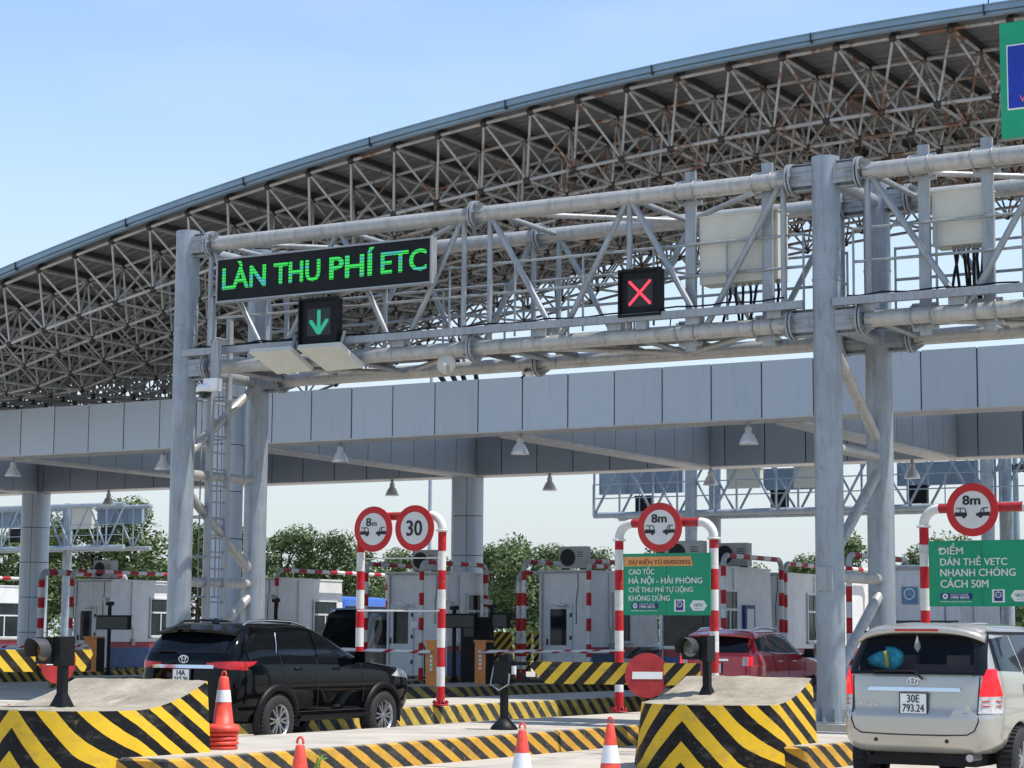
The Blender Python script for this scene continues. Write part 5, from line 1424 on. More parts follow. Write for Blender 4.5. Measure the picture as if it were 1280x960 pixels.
    def wheels(s, r, w_, rim_r, spokes, rimm, cols=None):
        for x in (-s.wb, s.wb):
            for sd in (-1, 1):
                ax = (X3, Z3, Vector((0, sd, 0))); c = (x, sd * (s.track - w_/2 + .06), r - s.z0)
                prof = [(rim_r, w_), (rim_r + .02, w_ + .008), (r - .05, w_ + .006), (r - .015, w_ - .015), (r, w_ - .05), (r, .05), (r - .02, .01), (rim_r, 0)]
                mb = MB().lathe(prof, 40, c, ax)
                for k in range(40):
                    a = 2*pi*k/40; mb.box(Vector(c) + X3*(r*cos(a)) + Z3*(r*sin(a)) + Vector((0, sd*w_*.6, 0)), (.028, .03, w_*.62), (Vector((cos(a), 0, sin(a))), Vector((-sin(a), 0, cos(a))), Y3))
                wo = s.mb('wheel', mb, m_rubber)
                rm = MB().lathe([(rim_r, w_ + .004), (rim_r - .018, w_ - .01), (rim_r - .03, w_ - .05), (rim_r - .03, .05)], 40, c, ax)
                rm.lathe([(0, w_ - .01), (.045, w_ - .012), (.06, w_ - .03), (.06, w_ - .08)], 20, c, ax)
                for k in range(spokes):
                    for e in (-1, 1):
                        a = 2*pi*k/spokes + e*.13; a2 = 2*pi*k/spokes + e*.20
                        p = Vector(c) + X3*(.05*cos(a)) + Z3*(.05*sin(a)) + Y3*(sd*(w_ - .03)); q = Vector(c) + X3*((rim_r - .015)*cos(a2)) + Z3*((rim_r - .015)*sin(a2)) + Y3*(sd*(w_ - .022))
                        rm.bar(p, q, .026, .03, up=(0, 1, 0))
                s.mb('rim', rm, rimm, wo)
                s.mb('brake_disc', MB().lathe([(0, w_*.35), (rim_r - .03, w_*.35)], 24, c, ax), m_dark, wo)
    def plate(s, y, z, w_, h_, rows_, tilt=0):
        X = s.xr(y, z, .03)
        p = s.mb('number_plate', MB().bb(X - .008, X + .01, y - w_/2, y + w_/2, z - h_/2, z + h_/2), m_print)
        fr_ = MB()
        for a, b in ((z + h_/2, z + h_/2 + .012), (z - h_/2 - .012, z - h_/2)): fr_.bb(X - .012, X + .02, y - w_/2 - .012, y + w_/2 + .012, a, b)
        for a, b in ((y - w_/2 - .012, y - w_/2), (y + w_/2, y + w_/2 + .012)): fr_.bb(X - .012, X + .02, a, b, z - h_/2, z + h_/2)
        s.mb('plate_frame', fr_, m_dark, p)
        for (txt, ww), zz in zip(rows_, (z + .012, z - h_/2 + .018)):
            o = s.text(txt, y + ww/2, zz, ww, h_*.38, m_blackp, X - .009, bold=.012); o.parent = p
m_arch = mat('wheel_well', (.012, .012, .013), .9)
m_cglass = mat('car_glass', (.006, .008, .010), .03, var=.2, scale=3, spec=.3)
m_lampred = mat('tail_lamp_red', (.50, .006, .012), .15, coat=.3, var=.15, scale=20)
m_lampon = mat('lit_tail_lamp', (.5, .005, .01), .15, coat=.25, emit=((1, .0, .008), .42))
m_lampclear = mat('clear_lamp', (.55, .52, .50), .1, coat=1, var=.2, scale=25)
m_chrome = mat('chrome', (.75, .76, .78), .12, 1.0, var=.03)
m_rim = mat('alloy', (.42, .43, .45), .3, .8, var=.05)
def paint(name, c, metal=.0, rough=.25, var=.03):
    return mat(name, c, rough, metal, var=var, scale=.8, coat=1.0)
def emblem(car, y, z, r=.06):
    X = car.xr(y, z, .02); mb = MB(); AX = (Vector((0, -1, 0)), Z3, Vector((-1, 0, 0)))
    for a, b, dz in ((r, r*.66, 0), (r*.38, r*.62, 0), (r*.62, r*.26, r*.28)):
        mb.path([(X, y - a*cos(q), z + dz + b*sin(q)) for q in [2*pi*k/24 for k in range(25)]], r*.09, 6, caps=False)
    return car.mb('emblem', mb, m_chrome)

# --- black SUV
tab = [(.36, -2.28, 2.10, .80), (.46, -2.42, 2.22, .88), (.60, -2.47, 2.30, .915), (.85, -2.455, 2.32, .925), (1.02, -2.44, 2.27, .922), (1.12, -2.43, 2.05, .91), (1.19, -2.42, 1.45, .90),
       (1.26, -2.41, .98, .885), (1.33, -2.38, .74, .87), (1.42, -2.32, .52, .845), (1.52, -2.24, .30, .81), (1.63, -2.14, .06, .755), (1.71, -2.07, -.13, .70), (1.76, -1.99, -.32, .64), (1.79, -1.85, -.5, .55), (1.81, -1.6, -.8, .35)]
m_bpaint = mat('black_gloss', (.0015, .002, .003), .06, var=.05, spec=.24)
sv = Car('suv', 'glossy black SUV with plate 14A driving away beside the left crash block', 'car', (-19.43, 26.2), 90, tab, m_bpaint, n=9)
m_trimb = mat('black_plastic', (.006, .006, .007), .5, spec=.25)
sv.wheels(.385, .24, .235, 6, m_rim)
for sd in (-1, 1):
    # wheel arch flares
    for x in (-1.37, 1.37):
        fl = MB(); n = 26; vs = []
        for k in range(n + 1):
            a = radians(-12) + radians(204) * k / n
            for r_, o_ in ((.43, .0), (.44, .045), (.52, .038), (.535, .0)):
                xx, zz = x + r_*cos(a), .385 + r_*sin(a); zq = max(.37, zz); vs.append((xx, sd * (sv.w(xx, min(max(zq, .5), 1.0)) + o_), zz))
        fl.add(vs, [(4*k+j, 4*k+4+j, 4*k+5+j, 4*k+1+j) for k in range(n) for j in range(3)], sm=True)
        sv.mb('wheel_arch', fl, m_trimb)
    sv.side(sd, -1.0, 1.0, .36, .48, m_trimb, 'sill', off=.05, rim=.05)
    sv.mb('running_board', MB().bb(-.92, .92, sd*.84, sd*1.0, .40, .45), m_trimb)
    gl = sv.side(sd, [-2.10, -1.98], [-1.42, -1.30], [1.40, 1.375], [1.62, 1.67], m_cglass, 'quarter_window')
    sv.side(sd, [-1.34, -1.22], [-.42, -.44], [1.35, 1.31], [1.67, 1.69], m_cglass, 'door_window')
    sv.side(sd, [-.36, -.38], [.62, .50], [1.31, 1.29, 1.275], [1.69, 1.66, 1.58, 1.47, 1.36], m_cglass, 'door_window')
    sv.mb('window_trim', MB().path([(x_, sd * sv.w(x_, z_, .010), z_) for x_, z_ in ((-1.38, 1.36), (-1.33, 1.50), (-1.26, 1.66))], .010, 6), m_chrome)
    lines = MB()
    for P in ([(-.39, .5), (-.39, 1.28)], [(.80, .62), (.82, .9), (.74, 1.22)], [(-1.12, .88), (-1.24, 1.1), (-1.30, 1.34)], [(-1.0, .5), (.86, .5)]):
        pts = []
        for (xa, za), (xb, zb_) in zip(P, P[1:]):
            pts += [(xa + (xb-xa)*k/8, za + (zb_-za)*k/8) for k in range(9)]
        lines.path([(x_, sd * sv.w(x_, z_, .001), z_) for x_, z_ in pts], .006, 5)
    sv.mb('panel_gap', lines, m_dark)
    for x_ in (-.95, .02):
        sv.mb('door_handle', MB().path([(x_ + q, sd * sv.w(x_ + q, 1.13, e), 1.13) for q, e in ((0, .0), (.03, .035), (.17, .035), (.2, .0))], .014, 8), m_bpaint)
    mr = MB().box((.60, sd*1.03, 1.30), (.13, .22, .17), taper=(.8, .85)); mr.bar((.62, sd*.85, 1.24), (.60, sd*1.0, 1.25), .08, .05); sv.mb('mirror', mr, m_bpaint)
    sv.side(sd, [1.60, 1.85], [2.22, 2.16], [1.00, .95], [1.12, 1.08], m_lampclear, 'headlight', off=.012)
    sv.side(sd, [-2.32, -2.35], [-1.96, -1.86], [1.13, 1.19], [1.235, 1.25], m_lampred, 'tail_lamp', off=.014)
    a, b = (.42, .90) if sd > 0 else (-.90, -.42)
    sv.rear(a, b, [1.18, 1.12] if sd > 0 else [1.12, 1.18], [1.225, 1.245, 1.25] if sd > 0 else [1.25, 1.245, 1.225], m_lampred, 'tail_lamp', off=.014)
    sv.mb('roof_rail', MB().path([(x_, sd * .60, 1.78 + dz) for x_, dz in ((-1.85, -.02), (-1.7, .045), (-1.3, .062), (-.7, .05), (-.3, -.02))], .020, 8), m_chrome if sd < 0 else m_trimb)
sv.rear(-.74, .74, 1.36, [1.63, 1.67, 1.63], m_cglass, 'rear_window', nv=8)
sp = MB(); n = 12; vs = []
for k in range(n + 1):
    y_ = -.70 + 1.4*k/n; e = .05*(abs(y_)/.7)**2
    vs += [(-2.02 + e, y_, 1.775 - e), (-2.31 + e*2, y_, 1.70 - e), (-2.30 + e*2, y_, 1.665 - e), (-2.08 + e, y_, 1.66 - e)]
sp.add(vs, [(4*k+j, 4*k+4+j, 4*k+4+(j+1) % 4, 4*k+(j+1) % 4) for k in range(n) for j in range(4)] + [(0, 1, 2, 3), (4*n+3, 4*n+2, 4*n+1, 4*n)], sm=False); sv.mb('rear_spoiler', sp, m_bpaint)
sv.rear(-.56, .56, 1.145, 1.195, m_chrome, 'chrome_bar', off=.022)
emblem(sv, 0.0, 1.275, .085)
sv.mb('wiper', MB().path([(sv.xr(.05, 1.34, .03), .05, 1.34), (sv.xr(.2, 1.39, .03), .2, 1.39), (sv.xr(.45, 1.39, .03), .5, 1.385)], .014, 6), m_trimb)
sv.plate(.0, 1.03, .30, .20, (('14A', .15), ('262.20', .24)))
sv.rear(-.86, .86, .40, .60, m_trimb, 'rear_bumper', off=.05, rim=.05)
sv.mb('roof_antenna', MB().box((-1.7, 0, 1.83), (.16, .05, .07), taper=(.4, .3)), m_bpaint)

# --- silver minivan
tab = [(.40, -2.16, 2.0, .74), (.46, -2.24, 2.12, .82), (.60, -2.28, 2.22, .865), (.80, -2.275, 2.25, .875), (.84, -2.24, 2.25, .872), (1.0, -2.22, 2.20, .868), (1.08, -2.21, 1.90, .864),
       (1.15, -2.20, 1.55, .860), (1.22, -2.185, 1.20, .85), (1.35, -2.13, .95, .812), (1.50, -2.06, .66, .758), (1.60, -2.01, .45, .722), (1.68, -1.96, .25, .685), (1.725, -1.88, .06, .62), (1.755, -1.74, -.18, .50), (1.77, -1.5, -.5, .3)]
m_spaint = paint('silver_beige_paint', (.47, .455, .40), metal=.45, rough=.28)
mv = Car('minivan', 'silver minivan with plate 30E 793.24 seen from behind, red tail lamps lit', 'car', (-7.63, 23.68), 90, tab, m_spaint, n=10, wheel=.325, wb=1.375, track=.745, arch=.40, z0=.045,
         cavity=(-2.5, -1.35, -.64, .64, 1.22, 1.64))
mv.wheels(.355, .21, .21, 5, m_rim)
g = N('tinted_window'); g.b.inputs['Base Color'].default_value = (.01, .014, .02, 1); g.b.inputs['Roughness'].default_value = .02
tr_ = g.n('BsdfTransparent'); tr_.inputs[0].default_value = (.80, .86, .9, 1); ms = g.n('MixShader'); ms.inputs[0].default_value = .27
g.l(tr_.outputs[0], ms.inputs[1]); g.l(g.b.outputs[0], ms.inputs[2]); g.l(ms.outputs[0], g.t.nodes['Material Output'].inputs[0]); m_tint = g.m
gw = mv.rear([.73, .62], [-.73, -.62], 1.235, [1.64, 1.665, 1.64], m_tint, 'rear_window', nv=8, off=.012)
bd = MB()    # black ceramic border of the glass
for (ya, yb, za, zc) in ((.77, .65, 1.22, 1.665), (-.65, -.77, 1.22, 1.665), (.66, -.66, 1.22, 1.25), (.62, -.62, 1.625, 1.675)):
    nu, nv = 10, 8
    P = lambda u, v: (mv.xr(ya + (yb-ya)*u - math.copysign(.09*(v*(zc-za) + za - 1.23)/.5, ya) * (1 if abs(ya) < .8 and (ya > 0) == (yb > 0) else 0), za + (zc-za)*v, .016), ya + (yb-ya)*u - (math.copysign(.09, ya) * ((za + (zc-za)*v) - 1.23)/.5 if (ya > 0) == (yb > 0) else 0), za + (zc-za)*v)
    vs = [P(i/nu, j/nv) for i in range(nu+1) for j in range(nv+1)]
    bd.add(vs, [(i*(nv+1)+j, (i+1)*(nv+1)+j, (i+1)*(nv+1)+j+1, i*(nv+1)+j+1) for i in range(nu) for j in range(nv)], sm=True)
mv.mb('window_border', bd, m_cglass, gw)
# what shows through the window: rear seats, a hanging cloth
mv.mb('rear_seat', MB().box((-1.62, .0, 1.27), (.10, 1.15, .10)).box((-1.62, .3, 1.36), (.09, .26, .12)).box((-1.62, -.3, 1.36), (.09, .26, .12)), mat('grey_pink_cloth', (.30, .20, .20), .9))
mv.mb('window_charm', MB().lathe([(0, -.09), (.035, -.04), (.03, .01), (.008, .07), (0, .1)], 10, (-2.02, .03, 1.54)), mat('pale_cloth', (.7, .72, .68), .8))
for sd in (-1, 1):
    mv.side(sd, [-1.98, -1.88], [-1.18, -1.25], [1.27, 1.25], [1.60, 1.64], m_cglass, 'quarter_window')
    mv.side(sd, [-1.12, -1.18], [-.22, -.24], [1.22, 1.20], [1.64, 1.66], m_cglass, 'door_window')
    mv.side(sd, [-.14, -.18], [1.0, .58], 1.20, [1.66, 1.64, 1.55, 1.38], m_cglass, 'door_window')
    fr_ = MB()
    for za, x0_, x1_ in ((1.665, -1.86, .15),):
        fr_.path([(x_, sd * mv.w(x_, za - .0, .012), za) for x_ in [x0_ + (x1_-x0_)*k/10 for k in range(11)]], .016, 6)
    mv.mb('rain_guard', fr_, m_trimb)
    ln_ = MB()
    for P in ([(-.17, .5), (-.17, 1.1)], [(-1.15, .85), (-1.2, 1.12)], [(-1.0, .48), (1.0, .48)]):
        (xa, za), (xb, zb_) = P; ln_.path([(xa + (xb-xa)*k/8, sd * mv.w(xa + (xb-xa)*k/8, za + (zb_-za)*k/8, .001), za + (zb_-za)*k/8) for k in range(9)], .005, 5)
    mv.mb('panel_gap', ln_, m_dark)
    mv.mb('door_handle', MB().path([(-.95 + q, sd * mv.w(-.95 + q, 1.0, e), 1.0) for q, e in ((0, 0), (.03, .035), (.17, .035), (.2, 0))], .014, 8), m_spaint)
    # tail lamps: tall red teardrop over a clear block, wrapping to the side
    ya, yb = (.745, .868) if sd > 0 else (-.868, -.745)
    if sd > 0:
        mv.rear([.70, .755], [.868, .815], 1.0, 1.285, m_lampon, 'tail_lamp', off=.022, nu=8); mv.rear([.695, .70], .868, .825, .995, m_lampclear, 'tail_lamp_lower', off=.02, nu=8)
    else:
        mv.rear([-.868, -.815], [-.70, -.755], 1.0, 1.285, m_lampon, 'tail_lamp', off=.022, nu=8); mv.rear(-.868, [-.695, -.70], .825, .995, m_lampclear, 'tail_lamp_lower', off=.02, nu=8)
    mv.side(sd, [-2.20, -2.14], [-2.08, -2.06], 1.0, [1.27, 1.24], m_lampon, 'tail_lamp', off=.018, nu=6); mv.side(sd, -2.20, -2.07, .825, .995, m_lampclear, 'tail_lamp_lower', off=.018, nu=6)
    for zz in (.90, .95):
        mv.mb('lamp_rib', MB().path([(mv.xr(sd*y_, zz, .026), sd*y_, zz) for y_ in (.73, .78, .82, .86)], .006, 5), m_lampred)
m_gapd = m_dark
gp = MB(); pts = [(.70, 1.2), (.69, 1.0), (.69, .82), (.70, .74), (.66, .645), (.58, .60), (.3, .59), (0, .588), (-.3, .59), (-.58, .60), (-.66, .645), (-.70, .74), (-.69, .82), (-.69, 1.0), (-.70, 1.2)]
gp.path([(mv.xr(y_, z_, .002), y_, z_) for y_, z_ in pts], .008, 6); mv.mb('tailgate_gap', gp, m_dark)
mv.rear(.36, -.36, .78, 1.02, m_spaint, 'plate_recess', off=-.001, rim=.0)
mv.rear([.52, .50], [-.52, -.50], 1.045, 1.085, m_chrome, 'chrome_bar', off=.035, rim=.04, nv=4)
emblem(mv, .02, 1.15, .062)
mv.plate(0, .915, .29, .21, (('30E', .135), ('793.24', .235)))
mv.text('INNOVA', .60, .885, .20, .032, m_chrome); mv.text('G', -.56, .87, .045, .035, m_chrome)
mv.mb('wiper', MB().path([(mv.xr(.0, 1.17, .045), -.10, 1.175), (mv.xr(.02, 1.25, .05), .0, 1.255), (mv.xr(.4, 1.25, .05), .45, 1.25)], .014, 6), m_trimb)
sp = MB(); n = 16; vs = []
for k in range(n + 1):
    y_ = -.70 + 1.4*k/n; e = .10*(abs(y_)/.7)**3.5
    vs += [(-1.78, y_*.97, 1.745 - e*.6), (-2.12 + e, y_, 1.715 - e), (-2.13 + e, y_, 1.668 - e), (-1.98 + e*.4, y_, 1.645 - e)]
sp.add(vs, [(4*k+j, 4*k+4+j, 4*k+4+(j+1) % 4, 4*k+(j+1) % 4) for k in range(n) for j in range(4)] + [(0, 1, 2, 3), (4*n+3, 4*n+2, 4*n+1, 4*n)], sm=True); mv.mb('rear_spoiler', sp, m_spaint)
mv.mb('high_brake_lamp', MB().bb(-2.142, -2.11, -.24, .24, 1.675, 1.70), m_lampred)
for y_ in (.42, -.36): mv.mb('parking_sensor', MB().lathe([(0, .012), (.02, .01), (.022, 0)], 12, (mv.xr(y_, .53, .0), y_, .53), (Y3, Z3, Vector((-1, 0, 0)))), m_dark)
mv.mb('exhaust_pipe', MB().tube((-2.2, -.58, .36), (-1.9, -.58, .36), .04, 14), m_rim); mv.mb('tow_eye', MB().tube((-2.16, .55, .38), (-1.9, .55, .38), .025, 10), m_trimb)
mv.mb('underbody', MB().bb(-2.05, 1.9, -.6, .6, .26, .42), m_arch)
rr = MB()
for y_ in (.35, .12, -.12, -.35): rr.path([(x_, y_, interp([(-1.8, 1.748), (-1.3, 1.768), (-.4, 1.768), (0, 1.762)], x_, 1)) for x_ in (-1.6, -1.2, -.8)], .008, 5)
mv.mb('roof_ribs', rr, m_spaint)
# bag behind the glass
C0 = mv.mw @ Vector((-1.99, .42, 1.37)); t = thing('plastic_bag', 'turquoise plastic bag with a yellow tie behind the rear window of the silver minivan', 'bag', tuple(C0))
random.seed(3); bg_ = MB(); vs = []; nu_, nv_ = 20, 12
for i in range(nv_ + 1):
    ph = pi * i / nv_
    for k in range(nu_):
        th = 2*pi*k/nu_; r_ = 1 + .12*sin(3*th + 2*ph) * sin(ph) + random.uniform(-.05, .05)
        vs.append((C0.x + .20*r_*sin(ph)*cos(th) + .02, C0.y + .07*r_*sin(ph)*sin(th), C0.z + .115*r_*cos(ph) * (1.25 if cos(th) > .2 else .8)))
bg_.add(vs, [(i*nu_+k, i*nu_+(k+1) % nu_, (i+1)*nu_+(k+1) % nu_, (i+1)*nu_+k) for i in range(nv_) for k in range(nu_)], sm=True)
bg_.build('bag', mat('turquoise_plastic', (.05, .55, .72), .35, var=.3, scale=14), t)
MB().path([(C0.x + .07, C0.y - .085, C0.z - .08), (C0.x + .065, C0.y - .10, C0.z + .02), (C0.x + .05, C0.y - .09, C0.z + .09)], .022, 8).build('tie', mat('yellow_tie', (.75, .6, .1), .5), t)

# --- red SUV
tab = [(.40, -2.28, 2.15, .80), (.50, -2.38, 2.30, .88), (.65, -2.42, 2.38, .92), (.90, -2.40, 2.38, .93), (1.06, -2.38, 2.30, .925), (1.15, -2.37, 2.0, .91),
       (1.22, -2.365, 1.45, .895), (1.29, -2.35, 1.05, .88), (1.38, -2.29, .82, .85), (1.50, -2.18, .58, .80), (1.62, -2.09, .30, .75), (1.71, -2.02, .08, .70), (1.76, -1.94, -.14, .63), (1.795, -1.8, -.4, .5), (1.81, -1.5, -.7, .3)]
m_rpaint = paint('dark_red_paint', (.50, .012, .025), metal=.2, rough=.22)
m_rp2 = m_rpaint
rs = Car('suv', 'dark red SUV behind the right chevron crash block, tail lamps lit', 'car', (-18.68, 42.2), 95, tab, m_rpaint, n=9, wheel=.38, wb=1.42, track=.79)
rs.wheels(.38, .24, .23, 6, m_rim)
for sd in (-1, 1):
    rs.side(sd, [-2.07, -1.97], [-1.30, -1.36], [1.36, 1.33], [1.61, 1.67], m_cglass, 'quarter_window')
    rs.side(sd, [-1.24, -1.26], [-.28, -.32], [1.33, 1.31], [1.67, 1.69], m_cglass, 'door_window')
    rs.side(sd, [-.22, -.26], [.80, .60], [1.31, 1.30, 1.29], [1.69, 1.67, 1.60, 1.50, 1.38], m_cglass, 'door_window')
    rs.mb('window_trim', MB().path([(x_, sd * rs.w(x_, 1.31, .012), 1.295 + .03*(x_ < -1.2)) for x_ in [-2.0 + 2.8*k/12 for k in range(13)]], .012, 6), m_chrome)
    rs.mb('window_trim', MB().path([(x_, sd * rs.w(x_, z_, .012), z_) for x_, z_ in ((-1.9, 1.66), (-1.2, 1.70), (-.3, 1.71), (.1, 1.67), (.45, 1.54), (.70, 1.42), (.85, 1.30))], .012, 6), m_chrome)
    if sd > 0: rs.rear([.60, .62], [.91, .90], 1.05, 1.24, m_lampon, 'tail_lamp', off=.015, nu=8); rs.rear([.60, .61], [.70, .71], 1.055, 1.23, m_lampclear, 'lamp_inner', off=.02, nu=4)
    else: rs.rear([-.91, -.90], [-.60, -.62], 1.05, 1.24, m_lampon, 'tail_lamp', off=.015, nu=8); rs.rear([-.72, -.72], [-.60, -.61], 1.055, 1.23, m_lampclear, 'lamp_inner', off=.02, nu=4)
    rs.side(sd, [-2.30, -2.27], [-1.96, -1.98], 1.06, 1.24, m_lampred, 'tail_lamp', off=.015, nu=6)
    mr = MB().box((.80, sd*1.04, 1.30), (.14, .22, .19), taper=(.8, .85)); mr.bar((.82, sd*.86, 1.25), (.80, sd*1.0, 1.25), .08, .05); rs.mb('mirror', mr, m_trimb)
    rs.mb('roof_rail', MB().path([(x_, sd * .60, 1.76 + dz) for x_, dz in ((-1.8, -.02), (-1.6, .05), (-1.0, .07), (-.3, .055), (.05, -.02))], .022, 8), m_chrome)
    for x_ in (-.95, .02): rs.mb('door_handle', MB().path([(x_ + q, sd * rs.w(x_ + q, 1.14, e), 1.14) for q, e in ((0, 0), (.03, .035), (.17, .035), (.2, 0))], .015, 8), m_chrome)
    ln_ = MB()
    for P in ([(-.25, .5), (-.25, 1.28)], [(.92, .6), (.90, 1.2)], [(-1.15, .9), (-1.26, 1.3)]):
        (xa, za), (xb, zb_) = P; ln_.path([(xa + (xb-xa)*k/8, sd * rs.w(xa + (xb-xa)*k/8, za + (zb_-za)*k/8, .001), za + (zb_-za)*k/8) for k in range(9)], .006, 5)
    rs.mb('panel_gap', ln_, m_dark)
rs.rear(-.72, .72, 1.32, [1.62, 1.66, 1.62], m_cglass, 'rear_window', nv=8)
rs.rear(-.30, .30, 1.15, 1.19, m_chrome, 'chrome_bar', off=.03, rim=.03)
rs.plate(0, 1.0, .30, .20, ())
rs.rear(-.9, .9, .42, .55, m_trimb, 'rear_bumper', off=.04, rim=.04)
sp = MB(); n = 12; vs = []
for k in range(n + 1):
    y_ = -.68 + 1.36*k/n; e = .05*(abs(y_)/.68)**2
    vs += [(-1.98 + e, y_, 1.77 - e), (-2.26 + e*2, y_, 1.70 - e), (-2.25 + e*2, y_, 1.665 - e), (-2.05 + e, y_, 1.65 - e)]
sp.add(vs, [(4*k+j, 4*k+4+j, 4*k+4+(j+1) % 4, 4*k+(j+1) % 4) for k in range(n) for j in range(4)] + [(0, 1, 2, 3), (4*n+3, 4*n+2, 4*n+1, 4*n)]); rs.mb('rear_spoiler', sp, m_rpaint)

# --- vehicles further back
tabw = [(.30, -2.1, 2.1, .78), (.55, -2.2, 2.25, .88), (.80, -2.2, 2.25, .90), (.92, -2.15, 2.0, .88), (.98, -2.0, 1.2, .86), (1.2, -1.6, .8, .77), (1.38, -1.1, .25, .66), (1.44, -.7, -.1, .5), (1.46, -.5, -.3, .3)]
sd_ = Car('sedan', 'silver sedan behind the green DỰ KIẾN TỪ board, only its roof showing', 'car', (-26.6, 54.6), 88, tabw, paint('pale_silver_paint', (.5, .52, .54), .4), n=5, wheel=.31, wb=1.33, track=.75, arch=.36)
sd_.wheels(.31, .2, .2, 5, m_rim)
for q in (-1, 1):
    sd_.side(q, [-1.5, -1.1], [-.1, -.1], 1.02, [1.3, 1.36], m_cglass, 'door_window'); sd_.side(q, [0, 0], [1.0, .3], 1.02, [1.36, 1.2], m_cglass, 'door_window')
sd_.rear(-.62, .62, 1.02, 1.34, m_cglass, 'rear_window'); sd_.rear([.6, .6], [.86, .86], .74, .88, m_lampred, 'tail_lamp'); sd_.rear([-.86, -.86], [-.6, -.6], .74, .88, m_lampred, 'tail_lamp')
def van(name, label, cat, loc, heading, col, ztop, length, halfw, nose, hi):
    L2 = length/2
    tb = [(.35, -L2, L2 - .1, halfw*.93), (.6, -L2, L2, halfw), (1.1, -L2, L2 - .05, halfw), (1.3, -L2, L2 - nose*.4, halfw*.99), (ztop*.75, -L2, L2 - nose*.8, halfw*.96), (ztop - .15, -L2 + .03, L2 - nose, halfw*.92), (ztop - .03, -L2 + .15, L2 - nose - .2, halfw*.84), (ztop, -L2 + .4, L2 - nose - .5, halfw*.6)]
    v = Car(name, label, cat, loc, heading, tb, col, n=8, wheel=.36, wb=L2 - 1.0, track=halfw - .12, arch=.42); v.wheels(.36, .24, .22, 5, m_rim)
    v.rear(-halfw*.86, halfw*.86, 1.2, ztop - .28, m_cglass, 'windshield', front=True, off=.01)
    for q in (-1, 1):
        v.side(q, -L2 + .4, L2 - nose - .35, 1.3, ztop - .35, m_cglass, 'side_window', off=.008)
        v.rear(q*halfw*.6 if q > 0 else -halfw*.92, halfw*.92 if q > 0 else -halfw*.6, .75, .95, m_lampclear, 'headlight', front=True)
    v.rear(-halfw*.8, halfw*.8, 1.3, ztop - .3, m_cglass, 'rear_window')
    v.mb('roof_cap', MB().box((-.1, 0, ztop + .0), (length*.7, halfw*1.2, .05)), hi)
    return v
van('minibus', 'dark minibus with slanted windshield, coming up behind the black SUV', 'bus', (-38.6, 57.0), -92, paint('dark_blue_black', (.010, .014, .022)), 2.45, 5.2, .95, .95, mat('painted_roof_highlight', (.16, .32, .5), .4))  # the minibus's light blue cap is a highlight painted on its dark roof
van('truck', 'blue truck cab with rounded top between the booths left of the round signs', 'truck', (-46.6, 66.5), -90, paint('truck_blue', (.02, .10, .45)), 3.05, 4.2, 1.1, .5, paint('truck_blue_roof', (.02, .12, .5)))

# ------------------------------------------------------------------ trees beyond the plaza
g = N('foliage'); oi = g.n('ObjectInfo'); geo = g.n('NewGeometry')
n1 = g.noise(.55, 3); n2 = g.noise(6, 2)
c = g.mix(g.ramp(n1, .35, .65), (.035, .070, .022), (.13, .185, .065)); c = g.mix(g.math('MULTIPLY', g.ramp(n2, .4, .7), .35), c, (.13, .17, .05))
g.col(c); g.b.inputs['Roughness'].default_value = .6; g.b.inputs['Subsurface Weight'].default_value = 0
tl = g.n('BsdfTranslucent'); tl.inputs[0].default_value = (.10, .16, .03, 1); ms = g.n('MixShader'); ms.inputs[0].default_value = .25
g.l(g.b.outputs[0], ms.inputs[1]); g.l(tl.outputs[0], ms.inputs[2]); g.l(ms.outputs[0], g.t.nodes['Material Output'].inputs[0]); m_leaf = g.m
m_bark = mat('bark', (.11, .085, .06), .9, bump=.5)
def make_tree(seed, h, rad, label, loc):
    rr = random.Random(seed); t = thing('tree', label, 'tree', loc, 0, 'trees beyond the toll plaza')
    x0_, y0_, _ = loc
    tk = MB(); tk.path([(x0_, y0_, 0), (x0_ + .1, y0_, h*.3), (x0_ - .05, y0_ + .1, h*.6), (x0_, y0_, h*.85)], [.22, .17, .11, .03], 8); blobs = []
    for k in range(15):
        z = h * rr.uniform(.28, .93); a = rr.uniform(0, 2*pi); rmax = rad * sqrt(max(.08, 1 - ((z/h - .50)/.52)**2)); r_ = rmax * rr.uniform(.3, 1.0)
        c_ = Vector((x0_ + r_*cos(a), y0_ + r_*sin(a), z)); blobs.append((c_, rr.uniform(.22, .42) * rad))
        tk.path([(x0_, y0_, z*.6), (x0_ + .5*r_*cos(a), y0_ + .5*r_*sin(a), z*.85), c_], [.07, .05, .02], 5)
    blobs.append((Vector((x0_, y0_, h*.92)), rad*.26)); blobs.append((Vector((x0_, y0_, h*.55)), rad*.5))
    tk.build('trunk', m_bark, t); cr = MB(); vs, fs = [], []
    for c_, R_ in blobs:
        for _ in range(int(300 * R_**1.4) + 50):
            d = Vector((rr.gauss(0, 1), rr.gauss(0, 1), rr.gauss(0, .85))).normalized(); p = c_ + d * R_ * (rr.random() ** .38)
            a = Vector((rr.gauss(0, 1), rr.gauss(0, 1), rr.gauss(0, .6))).normalized(); b = a.cross(d + Vector((.01, 0, .3))).normalized(); s_ = rr.uniform(.10, .20)
            k = len(vs); vs += [p - a*s_, p - b*s_*.5, p + a*s_, p + b*s_*.5]; fs.append((k, k+1, k+2, k+3))
    cr.add(vs, fs); cr.build('crown', m_leaf, t); return t
def tx(px_, Y): q = on(1, Y, px_, 700); return (q.x, Y, 0)
protos = [make_tree(11, 9.0, 3.6, 'broad green tree behind the booth left of the round signs', tx(352, 122)),
          make_tree(12, 8.8, 3.9, 'pale leafed rounded tree beside the round sign frame', tx(416, 124)),
          make_tree(13, 7.7, 3.5, 'bright green tree just right of the middle canopy column', tx(648, 118))]
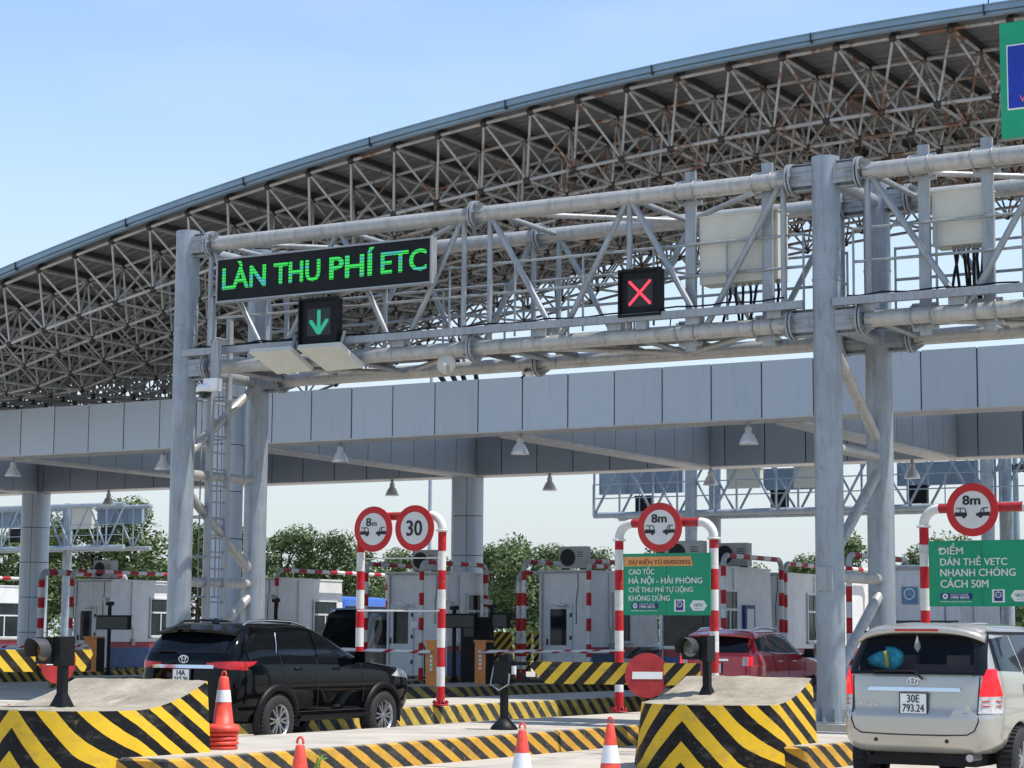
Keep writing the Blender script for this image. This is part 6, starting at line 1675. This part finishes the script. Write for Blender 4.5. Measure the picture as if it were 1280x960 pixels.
TL = [(0, 112, 120, 1.12, 'dark tree left of the far left gantry end'), (1, 168, 122, 1.3, 'tall pale tree left of the left gantry column'), (2, 60, 126, 1.3, 'tree behind the left canopy column'),
      (0, 10, 124, 1.05, 'tree at the left edge of the photo'), (1, 250, 124, 1.1, 'tree seen through the ladder between the left gantry columns'), (2, 300, 121, 1.2, 'tree seen between the left gantry columns'),
      (0, 388, 131, .84, 'smaller tree between the two trees left of the round signs'), (2, 455, 128, 1.05, 'tree behind the left post of the round sign frame'), (1, 505, 121, .83, 'tree top showing below the round 30 sign'),
      (0, 610, 125, .85, 'dark tree right beside the middle canopy column'), (1, 694, 124, .86, 'tree behind the booth left of the DỰ KIẾN TỪ board'), (0, 745, 126, .80, 'tree top behind the left post of the DỰ KIẾN TỪ board'),
      (2, 820, 128, 1.0, 'tree behind the DỰ KIẾN TỪ board'), (1, 935, 124, .70, 'low tree above the booths behind the red SUV'), (0, 1000, 122, .72, 'low tree left of the tall right gantry column'),
      (2, 1062, 119, 1.0, 'tree between the two tall right gantry columns'), (0, 1130, 128, .70, 'tree behind the cabin with the blue plate'), (2, 1200, 124, 1.0, 'tree behind the ĐIỂM board'),
      (1, 1262, 121, .78, 'tree at the right edge below the light mast'), (2, 205, 130, .9, 'tree behind the left gantry column'), (0, 570, 132, .8, 'tree hidden behind the middle canopy column')]
for k, px_, Y, sc, lb in TL:
    l_ = tx(px_, Y); dup(protos[k], l_, lb, rz=px_ * .37, scale=(sc, sc, sc))
# low scrub along the far edge
rr = random.Random(5); vs, fs = [], []
for _ in range(16000):
    x_ = rr.uniform(-150, 10); y_ = rr.uniform(112, 119); hh = 1.7 + .9*sin(x_*.35) + .6*sin(x_*.9 + 2); z_ = rr.random()**.7 * hh
    p = Vector((x_, y_, z_)); a = Vector((rr.gauss(0, 1), rr.gauss(0, 1), rr.gauss(0, .6))).normalized(); b = a.cross(Vector((rr.gauss(0, 1), 1, .3))).normalized(); s_ = rr.uniform(.12, .24)
    k = len(vs); vs += [p - a*s_, p - b*s_*.5, p + a*s_, p + b*s_*.5]; fs.append((k, k+1, k+2, k+3))
hg_ = MB().add(vs, fs).build('hedge', m_leaf); stuff(hg_); tag(hg_, 'dense green scrub under the trees beyond the toll booths', 'hedge')
# a tuft of grass at the kerb
rr = random.Random(9); q = on(0, -14.6, 393, 950); gr_ = MB()
for k in range(16):
    a = rr.uniform(-1, 1); ln2 = rr.uniform(.15, .32); gr_.path([(q.x + .03, q.y + rr.uniform(-.06, .06), max(q.z - .1, 0)), (q.x + .08, q.y + a*ln2*.4, q.z - .1 + ln2*.7), (q.x + .1, q.y + a*ln2, q.z - .1 + ln2*.75)], [.006, .004, .001], 4)
gr_ = gr_.build('grass_tuft', mat('fresh_grass', (.25, .36, .06), .6)); stuff(gr_); tag(gr_, 'tuft of grass at the foot of the striped kerb', 'grass')
